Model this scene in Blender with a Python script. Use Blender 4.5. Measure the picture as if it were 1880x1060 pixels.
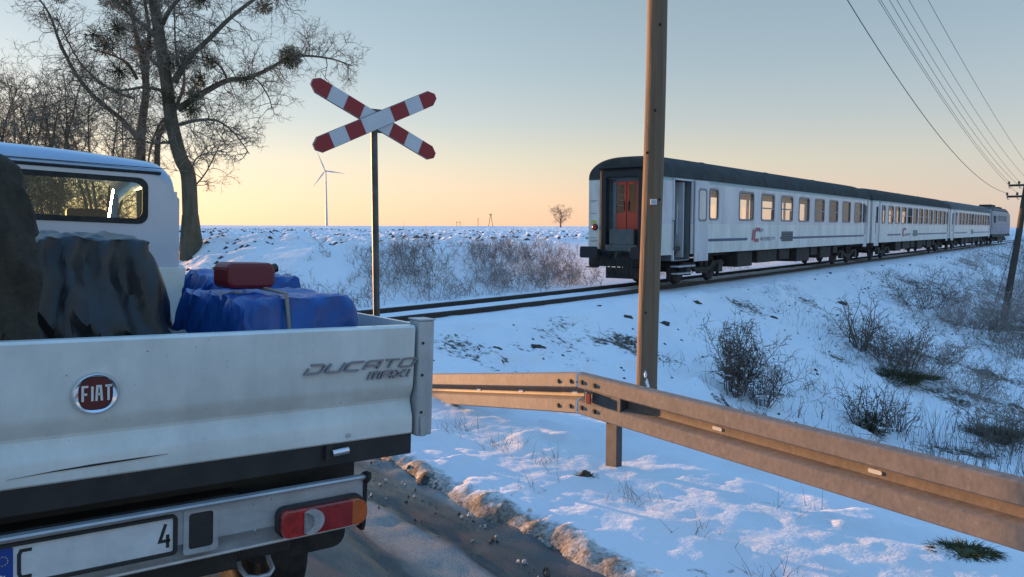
import bpy, bmesh, math, random
import numpy as np
from mathutils import Vector, Matrix, noise as mnoise

for o in list(bpy.data.objects): bpy.data.objects.remove(o)
SC = bpy.context.scene
COL = SC.collection
PI = math.pi
rad = math.radians

# ------------------------------------------------------------------ camera, sky, sun, exposure
cam = bpy.data.cameras.new('camera')
cam.sensor_width = 36; cam.lens = 36*1420/1880; cam.clip_start = .05; cam.clip_end = 6000
camo = bpy.data.objects.new('camera', cam); COL.objects.link(camo)
camo.location = (0, 0, 1.72); camo.rotation_euler = (rad(90-4.47), 0, 0)
SC.camera = camo
SUN_AZ, SUN_EL = rad(-47.5), rad(2.5)
world = bpy.data.worlds.new('World'); SC.world = world; world.use_nodes = True
wn, wl = world.node_tree.nodes, world.node_tree.links
for n in list(wn): wn.remove(n)
wo = wn.new('ShaderNodeOutputWorld'); bg = wn.new('ShaderNodeBackground'); sky = wn.new('ShaderNodeTexSky')
sky.sky_type = 'NISHITA'; sky.sun_disc = False
sky.sun_elevation = SUN_EL; sky.sun_rotation = SUN_AZ
sky.altitude = 100; sky.air_density = 1.0; sky.dust_density = 0.6; sky.ozone_density = 2.5
bg.inputs['Strength'].default_value = 0.05
wl.new(sky.outputs[0], bg.inputs[0])
# clear winter evening air: peach at the horizon through pale green grey to blue overhead, a little brighter towards the sun
tcw = wn.new('ShaderNodeTexCoord'); sep = wn.new('ShaderNodeSeparateXYZ'); wl.new(tcw.outputs['Generated'], sep.inputs[0])
ramp = wn.new('ShaderNodeValToRGB'); wl.new(sep.outputs['Z'], ramp.inputs[0])
STOPS = [(0.0, (.84, .55, .41)), (.035, (.78, .55, .43)), (.085, (.64, .55, .45)), (.135, (.47, .48, .47)), (.20, (.355, .42, .45)), (.29, (.285, .36, .40)), (.5, (.21, .41, .66)), (1.0, (.19, .44, .88))]
cr = ramp.color_ramp
while len(cr.elements) < len(STOPS): cr.elements.new(.5)
for e, (p, c) in zip(cr.elements, STOPS): e.position = p; e.color = (*c, 1)
dotn = wn.new('ShaderNodeVectorMath'); dotn.operation = 'DOT_PRODUCT'; wl.new(tcw.outputs['Generated'], dotn.inputs[0]); dotn.inputs[1].default_value = (math.sin(SUN_AZ), math.cos(SUN_AZ), 0)
def wmath(op, a, b):
    n = wn.new('ShaderNodeMath'); n.operation = op
    for k, v in enumerate((a, b)):
        if isinstance(v, (int, float)): n.inputs[k].default_value = v
        else: wl.new(v, n.inputs[k])
    return n.outputs[0]
half = wmath('MULTIPLY_ADD', dotn.outputs['Value'], .5); half.node.inputs[2].default_value = .5
fac = wmath('MULTIPLY_ADD', wmath('POWER', half, 4.0), .50); fac.node.inputs[2].default_value = .80
zen = wn.new('ShaderNodeMapRange'); zen.interpolation_type = 'SMOOTHSTEP'; zen.inputs['From Min'].default_value = .28; zen.inputs['From Max'].default_value = .85; zen.inputs['To Min'].default_value = 1.0; zen.inputs['To Max'].default_value = 1.36; wl.new(sep.outputs['Z'], zen.inputs['Value'])  # lifts the sky overhead, out of view, as added fill light
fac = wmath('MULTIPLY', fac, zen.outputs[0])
ramp2 = wn.new('ShaderNodeValToRGB'); wl.new(sep.outputs['Z'], ramp2.inputs[0])       # the side away from the sun: blue grey earth shadow, brightened as added fill
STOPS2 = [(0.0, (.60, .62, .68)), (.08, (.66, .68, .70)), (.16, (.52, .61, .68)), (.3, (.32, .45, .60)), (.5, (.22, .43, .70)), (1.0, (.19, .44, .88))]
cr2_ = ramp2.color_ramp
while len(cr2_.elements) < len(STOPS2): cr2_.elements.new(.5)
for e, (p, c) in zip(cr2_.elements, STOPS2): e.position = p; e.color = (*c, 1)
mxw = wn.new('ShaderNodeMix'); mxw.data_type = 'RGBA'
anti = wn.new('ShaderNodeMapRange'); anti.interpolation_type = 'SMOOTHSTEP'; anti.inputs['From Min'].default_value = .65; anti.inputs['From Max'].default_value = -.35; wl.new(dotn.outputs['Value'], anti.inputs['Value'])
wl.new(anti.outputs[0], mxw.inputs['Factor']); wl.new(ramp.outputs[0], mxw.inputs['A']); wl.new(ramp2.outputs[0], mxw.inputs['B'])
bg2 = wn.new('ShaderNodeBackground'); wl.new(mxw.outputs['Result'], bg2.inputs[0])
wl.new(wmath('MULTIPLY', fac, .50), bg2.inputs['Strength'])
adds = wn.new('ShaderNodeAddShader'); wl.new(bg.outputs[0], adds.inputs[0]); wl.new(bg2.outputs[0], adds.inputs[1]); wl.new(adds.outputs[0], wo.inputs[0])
sl = bpy.data.lights.new('sun', 'SUN'); sl.energy = 5.0; sl.angle = rad(.6); sl.color = (1, .52, .22)
so = bpy.data.objects.new('sun', sl); COL.objects.link(so)
sdir = Vector((math.sin(SUN_AZ)*math.cos(SUN_EL), math.cos(SUN_AZ)*math.cos(SUN_EL), math.sin(SUN_EL)))
so.rotation_euler = sdir.to_track_quat('Z', 'Y').to_euler(); so.location = (-20, 20, 15)
vs = SC.view_settings
vs.view_transform = 'Standard'; vs.look = 'None'; vs.gamma = 1; vs.exposure = 1.0; vs.use_curve_mapping = False

# ------------------------------------------------------------------ materials
def mat(name, col, rough=.6, metal=0., n_scale=None, n_col=None, n_lo=.4, n_hi=.65, bump=0., b_scale=None, stretch=None, coat=0., spec=.5, detail=6, n2=None):
    m = bpy.data.materials.new(name); m.use_nodes = True
    nt = m.node_tree; b = nt.nodes['Principled BSDF']
    b.inputs['Base Color'].default_value = (*col, 1); b.inputs['Roughness'].default_value = rough; b.inputs['Metallic'].default_value = metal
    b.inputs['Coat Weight'].default_value = coat; b.inputs['Specular IOR Level'].default_value = spec
    tc = nt.nodes.new('ShaderNodeTexCoord'); mp = nt.nodes.new('ShaderNodeMapping')
    nt.links.new(tc.outputs['Object'], mp.inputs[0])
    if stretch: mp.inputs['Scale'].default_value = stretch
    if n_scale:
        nz = nt.nodes.new('ShaderNodeTexNoise'); nz.inputs['Scale'].default_value = n_scale; nz.inputs['Detail'].default_value = detail; nz.inputs['Roughness'].default_value = .65
        nt.links.new(mp.outputs[0], nz.inputs['Vector'])
        rp = nt.nodes.new('ShaderNodeMapRange'); rp.inputs['From Min'].default_value = n_lo; rp.inputs['From Max'].default_value = n_hi
        nt.links.new(nz.outputs['Fac'], rp.inputs['Value'])
        mx = nt.nodes.new('ShaderNodeMix'); mx.data_type = 'RGBA'
        mx.inputs['A'].default_value = (*col, 1); mx.inputs['B'].default_value = (*n_col, 1)
        nt.links.new(rp.outputs[0], mx.inputs['Factor'])
        out = mx.outputs['Result']
        if n2:                                   # a second, finer speckle: (scale, colour, lo, hi)
            nz2 = nt.nodes.new('ShaderNodeTexNoise'); nz2.inputs['Scale'].default_value = n2[0]; nz2.inputs['Detail'].default_value = 3
            nt.links.new(mp.outputs[0], nz2.inputs['Vector'])
            rp2 = nt.nodes.new('ShaderNodeMapRange'); rp2.inputs['From Min'].default_value = n2[2]; rp2.inputs['From Max'].default_value = n2[3]
            nt.links.new(nz2.outputs['Fac'], rp2.inputs['Value'])
            mx2 = nt.nodes.new('ShaderNodeMix'); mx2.data_type = 'RGBA'; mx2.inputs['B'].default_value = (*n2[1], 1)
            nt.links.new(out, mx2.inputs['A']); nt.links.new(rp2.outputs[0], mx2.inputs['Factor']); out = mx2.outputs['Result']
        nt.links.new(out, b.inputs['Base Color'])
    if bump:
        bz = nt.nodes.new('ShaderNodeTexNoise'); bz.inputs['Scale'].default_value = b_scale or 40; bz.inputs['Detail'].default_value = 5
        nt.links.new(mp.outputs[0], bz.inputs['Vector'])
        bp = nt.nodes.new('ShaderNodeBump'); bp.inputs['Strength'].default_value = bump; bp.inputs['Distance'].default_value = .01
        nt.links.new(bz.outputs['Fac'], bp.inputs['Height']); nt.links.new(bp.outputs[0], b.inputs['Normal'])
    return m

def glass_mat(name, tint=(.8, .85, .85), refl=(1, 1, 1), rough=.02):
    m = bpy.data.materials.new(name); m.use_nodes = True; nt = m.node_tree
    for n in list(nt.nodes): nt.nodes.remove(n)
    o = nt.nodes.new('ShaderNodeOutputMaterial'); t = nt.nodes.new('ShaderNodeBsdfTransparent'); g = nt.nodes.new('ShaderNodeBsdfGlossy')
    f = nt.nodes.new('ShaderNodeFresnel'); mx = nt.nodes.new('ShaderNodeMixShader')
    f.inputs['IOR'].default_value = 1.5
    t.inputs[0].default_value = (*tint, 1); g.inputs['Color'].default_value = (*refl, 1); g.inputs['Roughness'].default_value = rough
    ge = nt.nodes.new('ShaderNodeNewGeometry'); iv = nt.nodes.new('ShaderNodeMath'); iv.operation = 'SUBTRACT'; iv.inputs[0].default_value = 1; nt.links.new(ge.outputs['Backfacing'], iv.inputs[1])
    mf = nt.nodes.new('ShaderNodeMath'); mf.operation = 'MULTIPLY'; nt.links.new(f.outputs[0], mf.inputs[0]); nt.links.new(iv.outputs[0], mf.inputs[1])   # reflect at the outer face only
    nt.links.new(mf.outputs[0], mx.inputs[0]); nt.links.new(t.outputs[0], mx.inputs[1]); nt.links.new(g.outputs[0], mx.inputs[2]); nt.links.new(mx.outputs[0], o.inputs[0])
    return m

M = {}
M['truck_white'] = mat('truck_white_paint', (.80, .81, .77), .34, n_scale=2.2, n_col=(.64, .645, .61), bump=.04, b_scale=30, n2=(90, (.18, .17, .15), .70, .80), coat=.2)
M['truck_alu'] = mat('aluminium_corner', (.55, .57, .57), .4, .2, n_scale=5, n_col=(.44, .45, .45), n2=(70, (.2, .19, .17), .70, .8))
M['cab_paint'] = mat('cab_paint', (.40, .47, .56), .28, .5, n_scale=2, n_col=(.36, .43, .52), coat=.9)
M['black_plastic'] = mat('black_plastic', (.018, .018, .019), .5, n_scale=8, n_col=(.035, .033, .03), bump=.05)
M['black_steel'] = mat('black_steel', (.020, .019, .018), .55, n_scale=6, n_col=(.05, .043, .035), n_lo=.45, n_hi=.75, bump=.08)
M['rubber'] = mat('rubber', (.014, .014, .014), .75, n_scale=14, n_col=(.04, .036, .03), bump=.1)
M['galv'] = mat('galvanised_bumper', (.56, .58, .60), .38, .35, n_scale=7, n_col=(.42, .43, .44), n_lo=.35, n_hi=.7, n2=(60, (.16, .15, .14), .66, .8), bump=.03)
M['chrome'] = mat('chrome', (.75, .77, .8), .12, 1.)
M['chrome_grey'] = mat('badge_chrome', (.26, .28, .31), .22, .8)
M['badge_red'] = mat('badge_red', (.12, .012, .012), .2, coat=.6)
M['white_letter'] = mat('white_lettering', (.72, .70, .68), .4)
M['plate_white'] = mat('plate_white', (.70, .71, .72), .4, n_scale=12, n_col=(.6, .6, .6))
M['plate_blue'] = mat('plate_blue', (.015, .06, .30), .4)
M['lamp_red'] = mat('lamp_red', (.36, .010, .014), .14, coat=.8, n_scale=22, n_col=(.22, .006, .010), bump=.18, b_scale=70)
M['lamp_red_light'] = mat('lamp_red_reflector', (.55, .02, .02), .15, coat=.8, n_scale=26, n_col=(.30, .01, .01), bump=.18, b_scale=90)
M['lamp_amber'] = mat('lamp_amber', (.62, .12, .018), .15, coat=.8, n_scale=22, n_col=(.42, .075, .012), bump=.18, b_scale=70)
M['lamp_clear'] = mat('lamp_clear', (.50, .48, .48), .12, coat=.8, n_scale=20, n_col=(.34, .32, .33), bump=.18, b_scale=80)
M['cab_glass'] = glass_mat('cab_glass', (.85, .92, .85))
M['coach_glass_dark'] = glass_mat('coach_glass_dark', (.95, .93, .90))
M['curtain'] = mat('curtain', (.05, .052, .06), .9)
M['coach_glass'] = glass_mat('coach_glass', (1, 1, .99))
M['dark_inside'] = mat('dark_interior', (.03, .03, .032), .7)
M['tarp_blue'] = mat('blue_tarpaulin', (.006, .060, .25), .34, n_scale=5, n_col=(.010, .10, .36), bump=.5, b_scale=9)
M['sack_dark'] = mat('black_foil', (.016, .017, .019), .34, n_scale=6, n_col=(.03, .032, .035), bump=.6, b_scale=7)
M['cloth_brown'] = mat('brown_cloth', (.030, .024, .016), .9, n_scale=18, n_col=(.055, .045, .028), bump=.5, b_scale=60)
M['cloth_grey'] = mat('grey_cloth', (.055, .058, .062), .9, n_scale=30, n_col=(.09, .09, .095), bump=.4, b_scale=80)
M['red_plastic'] = mat('red_plastic', (.16, .012, .018), .4)
M['beam'] = mat('guard_rail_galvanised', (.25, .20, .16), .62, .0, n_scale=5, n_col=(.20, .165, .135), n_lo=.38, n_hi=.68, n2=(30, (.30, .25, .21), .60, .80), bump=.06, b_scale=30, spec=.3)  # galvanised steel; the low sun's tan warmth is put into its base colour
M['post_steel'] = mat('guard_rail_post', (.105, .10, .09), .6, .1, n_scale=9, n_col=(.065, .06, .055), bump=.1)
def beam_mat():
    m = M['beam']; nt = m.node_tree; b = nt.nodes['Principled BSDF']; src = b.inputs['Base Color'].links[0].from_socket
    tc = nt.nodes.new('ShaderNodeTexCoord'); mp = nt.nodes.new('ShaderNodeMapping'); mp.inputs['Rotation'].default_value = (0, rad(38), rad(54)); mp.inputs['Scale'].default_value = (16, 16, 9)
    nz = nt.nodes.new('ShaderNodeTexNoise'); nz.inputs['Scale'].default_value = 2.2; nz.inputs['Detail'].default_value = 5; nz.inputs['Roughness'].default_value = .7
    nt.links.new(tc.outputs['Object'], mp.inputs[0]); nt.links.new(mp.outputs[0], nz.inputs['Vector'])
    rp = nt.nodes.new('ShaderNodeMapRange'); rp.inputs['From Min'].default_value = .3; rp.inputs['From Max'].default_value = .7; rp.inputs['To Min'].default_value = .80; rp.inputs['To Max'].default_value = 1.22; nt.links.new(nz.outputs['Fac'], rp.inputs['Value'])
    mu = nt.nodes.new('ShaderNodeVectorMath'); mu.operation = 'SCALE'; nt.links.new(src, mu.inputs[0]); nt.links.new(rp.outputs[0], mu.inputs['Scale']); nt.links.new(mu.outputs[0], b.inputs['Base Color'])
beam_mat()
def streaks(m, sc, lo, hi, k0, k1):
    nt = m.node_tree; b = nt.nodes['Principled BSDF']; src = b.inputs['Base Color'].links[0].from_socket
    tc = nt.nodes.new('ShaderNodeTexCoord'); mp = nt.nodes.new('ShaderNodeMapping'); mp.inputs['Scale'].default_value = sc
    nz = nt.nodes.new('ShaderNodeTexNoise'); nz.inputs['Scale'].default_value = 1.6; nz.inputs['Detail'].default_value = 7; nz.inputs['Roughness'].default_value = .7
    nt.links.new(tc.outputs['Object'], mp.inputs[0]); nt.links.new(mp.outputs[0], nz.inputs['Vector'])
    rp = nt.nodes.new('ShaderNodeMapRange'); rp.inputs['From Min'].default_value = lo; rp.inputs['From Max'].default_value = hi; rp.inputs['To Min'].default_value = k0; rp.inputs['To Max'].default_value = k1; nt.links.new(nz.outputs['Fac'], rp.inputs['Value'])
    mu = nt.nodes.new('ShaderNodeVectorMath'); mu.operation = 'SCALE'; nt.links.new(src, mu.inputs[0]); nt.links.new(rp.outputs[0], mu.inputs['Scale']); nt.links.new(mu.outputs[0], b.inputs['Base Color'])
streaks(M['truck_white'], (5, 5, 1.6), .42, .75, 1.0, .86)
streaks(M['truck_alu'], (7, 7, 1.1), .42, .72, 1.0, .7)
streaks(M['galv'], (2.0, 9, 9), .40, .7, 1.05, .75)
M['bolt_steel'] = mat('bolt_steel', (.08, .07, .06), .5, .6)
M['reflect_white'] = mat('reflector_white', (.85, .85, .86), .25)
M['reflect_red'] = mat('reflector_red', (.20, .012, .010), .35)
M['pole_wood'] = mat('pole_wood', (.23, .145, .085), .85, n_scale=1.4, n_col=(.135, .088, .055), n_lo=.35, n_hi=.7, stretch=(16, 16, .35), n2=(5, (.07, .05, .034), .63, .80), bump=.8, b_scale=5)
M['pole_dark'] = mat('pole_wood_dark', (.055, .045, .036), .9, n_scale=3, n_col=(.085, .07, .055), stretch=(5, 5, .5), bump=.4, b_scale=10)
M['knot'] = mat('knot', (.018, .012, .008), .9)
M['bark'] = mat('bark', (.135, .108, .076), .95, n_scale=1.6, n_col=(.075, .072, .04), stretch=(3, 3, .8), bump=.8, b_scale=8)
M['twig'] = mat('twig', (.19, .155, .115), .9, n_scale=.6, n_col=(.24, .195, .14))
M['mistletoe'] = mat('mistletoe', (.095, .092, .032), .8, n_scale=3, n_col=(.055, .055, .02))
M['ivy'] = mat('ivy', (.04, .048, .018), .8, n_scale=3, n_col=(.025, .03, .012))
M['twig_bush'] = mat('bush_twig', (.10, .072, .058), .9, n_scale=3, n_col=(.17, .125, .10))
M['weed'] = mat('weed', (.15, .115, .09), .9, n_scale=1.5, n_col=(.075, .055, .05))
M['drygrass'] = mat('dry_grass', (.22, .165, .10), .9, n_scale=4, n_col=(.13, .10, .06))
M['greengrass'] = mat('green_grass', (.040, .050, .014), .85, n_scale=9, n_col=(.07, .075, .025))
M['earth'] = mat('earth', (.045, .036, .027), .95, n_scale=10, n_col=(.09, .07, .05), bump=.5)
M['sign_red'] = mat('sign_red', (.30, .012, .018), .4)
M['sign_white'] = mat('sign_white', (.62, .62, .63), .4, n_scale=4, n_col=(.56, .56, .57))
M['sign_back'] = mat('sign_edge', (.12, .12, .125), .5, .5)
M['sign_post'] = mat('sign_post', (.12, .12, .115), .5, .3, n_scale=8, n_col=(.07, .06, .05))
M['rail_steel'] = mat('rail_steel', (.028, .021, .017), .7, n_scale=5, n_col=(.05, .033, .024))
M['coach_lilac'] = mat('coach_lilac', (.66, .63, .63), .38, n_scale=1.2, n_col=(.58, .555, .555), n_lo=.4, n_hi=.75, stretch=(1, 1, .4), coat=.2)
M['coach_white'] = mat('coach_white', (.76, .74, .67), .4, n_scale=1.3, n_col=(.62, .60, .54), n_lo=.42, n_hi=.75, stretch=(1, 1, .5), coat=.15)
M['coach_blue'] = mat('coach_blue_line', (.035, .055, .15), .4)
M['coach_roof'] = mat('coach_roof', (.085, .086, .082), .95, spec=.08, n_scale=1.5, n_col=(.058, .060, .058), n_lo=.4, n_hi=.65)
M['end_grey'] = mat('coach_end_grey', (.11, .115, .11), .7, n_scale=2, n_col=(.08, .083, .08))
M['coach_green'] = mat('coach_cornice', (.36, .42, .41), .5)
M['coach_under'] = mat('coach_underframe', (.026, .021, .017), .8, n_scale=4, n_col=(.055, .042, .032), bump=.1)
M['coach_rubber'] = mat('gangway_rubber', (.020, .020, .021), .7)
M['orange_door'] = mat('orange_door', (.55, .065, .028), .45)
M['brush'] = mat('brush_twig', (.36, .30, .27), .9, n_scale=.8, n_col=(.20, .16, .14))
M['olive'] = mat('olive_grass', (.085, .080, .035), .9, n_scale=5, n_col=(.05, .05, .022))
M['coach_frame'] = mat('window_frame', (.20, .20, .21), .4, .4)
M['coach_floor'] = mat('coach_floor', (.06, .055, .05), .8)
M['grey_panel'] = mat('grey_panel', (.16, .17, .175), .5)
M['tail_red'] = mat('tail_lamp', (.42, .02, .02), .3)
M['logo_red'] = mat('logo_red', (.45, .10, .12), .5)
M['logo_grey'] = mat('logo_grey', (.22, .23, .26), .5)
M['yellow'] = mat('yellow_mark', (.55, .55, .10), .5)
M['loco_body'] = mat('loco_body', (.24, .25, .29), .45, n_scale=1.5, n_col=(.17, .18, .21))
M['loco_blue'] = mat('loco_blue', (.10, .15, .30), .4)
M['turbine'] = mat('turbine_white', (.60, .60, .58), .5)
M['far_wood'] = mat('far_wood', (.12, .095, .075), .9)
M['insulator'] = mat('insulator', (.09, .08, .075), .3)
M['wire'] = mat('wire', (.035, .035, .04), .6)

for k_ in ('coach_white', 'coach_lilac'): streaks(M[k_], (1.6, 1.6, .35), .40, .70, 1.02, .74)
# snow (driven by a per-vertex dirt amount that says where bare soil and slush lie)
def snow_mat():
    m = bpy.data.materials.new('snow'); m.use_nodes = True; nt = m.node_tree; N, Lk = nt.nodes, nt.links
    b = N['Principled BSDF']; b.inputs['Roughness'].default_value = .75; b.inputs['Specular IOR Level'].default_value = .25
    geo = N.new('ShaderNodeNewGeometry')
    def nz(s, d=6, r=.6):
        n = N.new('ShaderNodeTexNoise'); n.inputs['Scale'].default_value = s; n.inputs['Detail'].default_value = d; n.inputs['Roughness'].default_value = r
        Lk.new(geo.outputs['Position'], n.inputs['Vector']); return n.outputs['Fac']
    def attr(nm):
        a = N.new('ShaderNodeAttribute'); a.attribute_name = nm; return a.outputs['Fac']
    def math_(op, a, b_, c=None):
        n = N.new('ShaderNodeMath'); n.operation = op
        for i, v in enumerate((a, b_) if c is None else (a, b_, c)):
            if isinstance(v, (int, float)): n.inputs[i].default_value = v
            else: Lk.new(v, n.inputs[i])
        return n.outputs[0]
    def mr(v, lo, hi):
        n = N.new('ShaderNodeMapRange'); n.inputs['From Min'].default_value = lo; n.inputs['From Max'].default_value = hi; Lk.new(v, n.inputs['Value']); return n.outputs[0]
    def mix(f, a, b_):
        n = N.new('ShaderNodeMix'); n.data_type = 'RGBA'
        for k, v in (('A', a), ('B', b_)):
            if isinstance(v, tuple): n.inputs[k].default_value = (*v, 1)
            else: Lk.new(v, n.inputs[k])
        Lk.new(f, n.inputs['Factor']); return n.outputs['Result']
    fine = nz(9, 8, .7); big = nz(.9, 4); vfine = nz(45, 3)
    snowc = mix(mr(big, .35, .7), (.84, .85, .87), (.77, .79, .83))
    # slush by the road
    s = math_('ADD', attr('slush'), math_('MULTIPLY', math_('SUBTRACT', fine, .5), 1.1))
    slc = mix(mr(nz(3.5, 5), .40, .60), mix(mr(vfine, .35, .65), (.58, .55, .52), (.34, .30, .26)), mix(mr(vfine, .35, .65), (.33, .275, .22), (.13, .10, .078)))
    c = mix(mr(s, .38, .62), snowc, slc)
    c = mix(mr(math_('ADD', s, math_('MULTIPLY', math_('SUBTRACT', vfine, .5), .7)), .80, 1.0), c, (.05, .04, .032))
    # bare earth and clods
    e = math_('ADD', attr('earth'), math_('MULTIPLY', math_('SUBTRACT', fine, .5), 1.3))
    c = mix(mr(e, .56, .72), c, mix(mr(vfine, .4, .6), (.06, .047, .036), (.12, .095, .065)))
    Lk.new(c, b.inputs['Base Color'])
    bp = N.new('ShaderNodeBump'); bp.inputs['Strength'].default_value = .55; bp.inputs['Distance'].default_value = .03
    h = math_('ADD', math_('MULTIPLY', nz(5.5, 5), .7), math_('MULTIPLY', nz(28, 4), .25))
    Lk.new(h, bp.inputs['Height']); Lk.new(bp.outputs[0], b.inputs['Normal'])
    return m
M['snow'] = snow_mat()

def road_mat():
    m = bpy.data.materials.new('wet_asphalt'); m.use_nodes = True; nt = m.node_tree; N, Lk = nt.nodes, nt.links
    b = N['Principled BSDF']
    geo = N.new('ShaderNodeTexCoord')
    def nz(s, d=6, r=.6, st=None):
        n = N.new('ShaderNodeTexNoise'); n.inputs['Scale'].default_value = s; n.inputs['Detail'].default_value = d; n.inputs['Roughness'].default_value = r
        mp = N.new('ShaderNodeMapping'); mp.inputs['Scale'].default_value = st or (1, 1, 1)
        Lk.new(geo.outputs['Object'], mp.inputs[0]); Lk.new(mp.outputs[0], n.inputs['Vector']); return n.outputs['Fac']
    def mr(v, lo, hi, a=0, b_=1):
        n = N.new('ShaderNodeMapRange'); n.inputs['From Min'].default_value = lo; n.inputs['From Max'].default_value = hi; n.inputs['To Min'].default_value = a; n.inputs['To Max'].default_value = b_; Lk.new(v, n.inputs['Value']); return n.outputs[0]
    def mix(f, a, b_):
        n = N.new('ShaderNodeMix'); n.data_type = 'RGBA'
        for k, v in (('A', a), ('B', b_)):
            if isinstance(v, tuple): n.inputs[k].default_value = (*v, 1)
            else: Lk.new(v, n.inputs[k])
        Lk.new(f, n.inputs['Factor']); return n.outputs['Result']
    agg = nz(140, 3); streak = nz(1.3, 6, .65, (2.2, .55, 1)); frost = nz(2.4, 8, .7, (1.6, .6, 1))
    c = mix(mr(agg, .35, .65), (.043, .045, .048), (.115, .117, .12))
    c = mix(mr(streak, .42, .62), c, (.028, .029, .031))
    at = N.new('ShaderNodeAttribute'); at.attribute_name = 'frost'
    ad = N.new('ShaderNodeMath'); ad.operation = 'MULTIPLY_ADD'; Lk.new(frost, ad.inputs[0]); ad.inputs[1].default_value = .9; Lk.new(at.outputs['Fac'], ad.inputs[2])
    at2 = N.new('ShaderNodeAttribute'); at2.attribute_name = 'mud'
    c = mix(mr(at2.outputs['Fac'], .15, .75), c, mix(mr(agg, .35, .65), (.018, .016, .014), (.06, .053, .047)))
    c = mix(mr(ad.outputs[0], .62, .95), c, mix(mr(agg, .4, .6), (.36, .345, .33), (.16, .15, .14)))
    Lk.new(c, b.inputs['Base Color'])
    Lk.new(mr(streak, .38, .58, .60, .18), b.inputs['Roughness'])
    bp = N.new('ShaderNodeBump'); bp.inputs['Strength'].default_value = .6; bp.inputs['Distance'].default_value = .004
    Lk.new(agg, bp.inputs['Height']); Lk.new(bp.outputs[0], b.inputs['Normal'])
    return m
M['road'] = road_mat()

# ------------------------------------------------------------------ mesh helpers
class MB:
    def __init__(s): s.v = []; s.f = []
    def add(s, vs_, fs):
        n = len(s.v); s.v.extend(vs_); s.f.extend([tuple(i+n for i in f) for f in fs]); return s
    def box(s, lo, hi, m=None):
        (x0, y0, z0), (x1, y1, z1) = lo, hi
        vs_ = [(x0,y0,z0),(x1,y0,z0),(x1,y1,z0),(x0,y1,z0),(x0,y0,z1),(x1,y0,z1),(x1,y1,z1),(x0,y1,z1)]
        if m is not None: vs_ = [tuple(m @ Vector(p)) for p in vs_]
        return s.add(vs_, [(0,3,2,1),(4,5,6,7),(0,1,5,4),(1,2,6,5),(2,3,7,6),(3,0,4,7)])
    def cbox(s, c, d, m=None): return s.box([c[i]-d[i]/2 for i in range(3)], [c[i]+d[i]/2 for i in range(3)], m)
    def prism(s, poly, fn, d0, d1):
        """closed 2-D outline swept from d0 to d1; fn(a, b, d) -> xyz"""
        n = len(poly)
        vs_ = [fn(a, b, d0) for a, b in poly]+[fn(a, b, d1) for a, b in poly]
        fs = [tuple(range(n-1, -1, -1)), tuple(range(n, 2*n))]+[(i, (i+1) % n, n+(i+1) % n, n+i) for i in range(n)]
        return s.add(vs_, fs)
    def tube(s, pts, rr, k=6, cap=True):
        pts = [Vector(p) for p in pts]; n0 = len(s.v); n = len(pts)
        if not hasattr(rr, '__len__'): rr = [rr]*n
        a = None
        for i in range(n):
            t = pts[min(i+1, n-1)]-pts[max(i-1, 0)]
            if t.length < 1e-9: t = Vector((0, 0, 1))
            t.normalize()
            if a is None:
                a = t.orthogonal().normalized()
            else:
                a = a-t*a.dot(t)
                a = a.normalized() if a.length > 1e-6 else t.orthogonal().normalized()
            b = t.cross(a)
            for j in range(k):
                w = 2*PI*j/k
                q = pts[i]+(a*math.cos(w)+b*math.sin(w))*rr[i]
                s.v.append((q.x, q.y, q.z))
        for i in range(n-1):
            for j in range(k):
                j2 = (j+1) % k
                s.f.append((n0+i*k+j, n0+i*k+j2, n0+(i+1)*k+j2, n0+(i+1)*k+j))
        if cap:
            s.f.append(tuple(n0+j for j in range(k-1, -1, -1))); s.f.append(tuple(n0+(n-1)*k+j for j in range(k)))
        return s
    def loft(s, rings, close=True, caps=True):
        n0 = len(s.v); k = len(rings[0])
        for r in rings: s.v.extend([tuple(p) for p in r])
        for i in range(len(rings)-1):
            for j in range(k if close else k-1):
                j2 = (j+1) % k
                s.f.append((n0+i*k+j, n0+i*k+j2, n0+(i+1)*k+j2, n0+(i+1)*k+j))
        if caps:
            s.f.append(tuple(n0+j for j in range(k-1, -1, -1))); s.f.append(tuple(n0+(len(rings)-1)*k+j for j in range(k)))
        return s
    def mesh(s, name, m, smooth=None, bevel=0, seg=2):
        me = bpy.data.meshes.new(name); me.from_pydata(s.v, [], s.f)
        if bevel:
            bm = bmesh.new(); bm.from_mesh(me)
            bmesh.ops.recalc_face_normals(bm, faces=bm.faces)
            ed = [e for e in bm.edges if len(e.link_faces) == 2 and e.calc_face_angle(0) > rad(32)]
            bmesh.ops.bevel(bm, geom=ed, offset=bevel, segments=seg, profile=.5, affect='EDGES', clamp_overlap=True)
            bm.to_mesh(me); bm.free()
        if m: me.materials.append(m)
        if smooth is not None:
            me.polygons.foreach_set('use_smooth', [True]*len(me.polygons))
            if smooth < 180: me.set_sharp_from_angle(angle=rad(smooth))
        me.update(); return me
    def build(s, name, m, parent=None, smooth=None, bevel=0, seg=2):
        return link(name, s.mesh(name, m, smooth, bevel, seg), parent)

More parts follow.
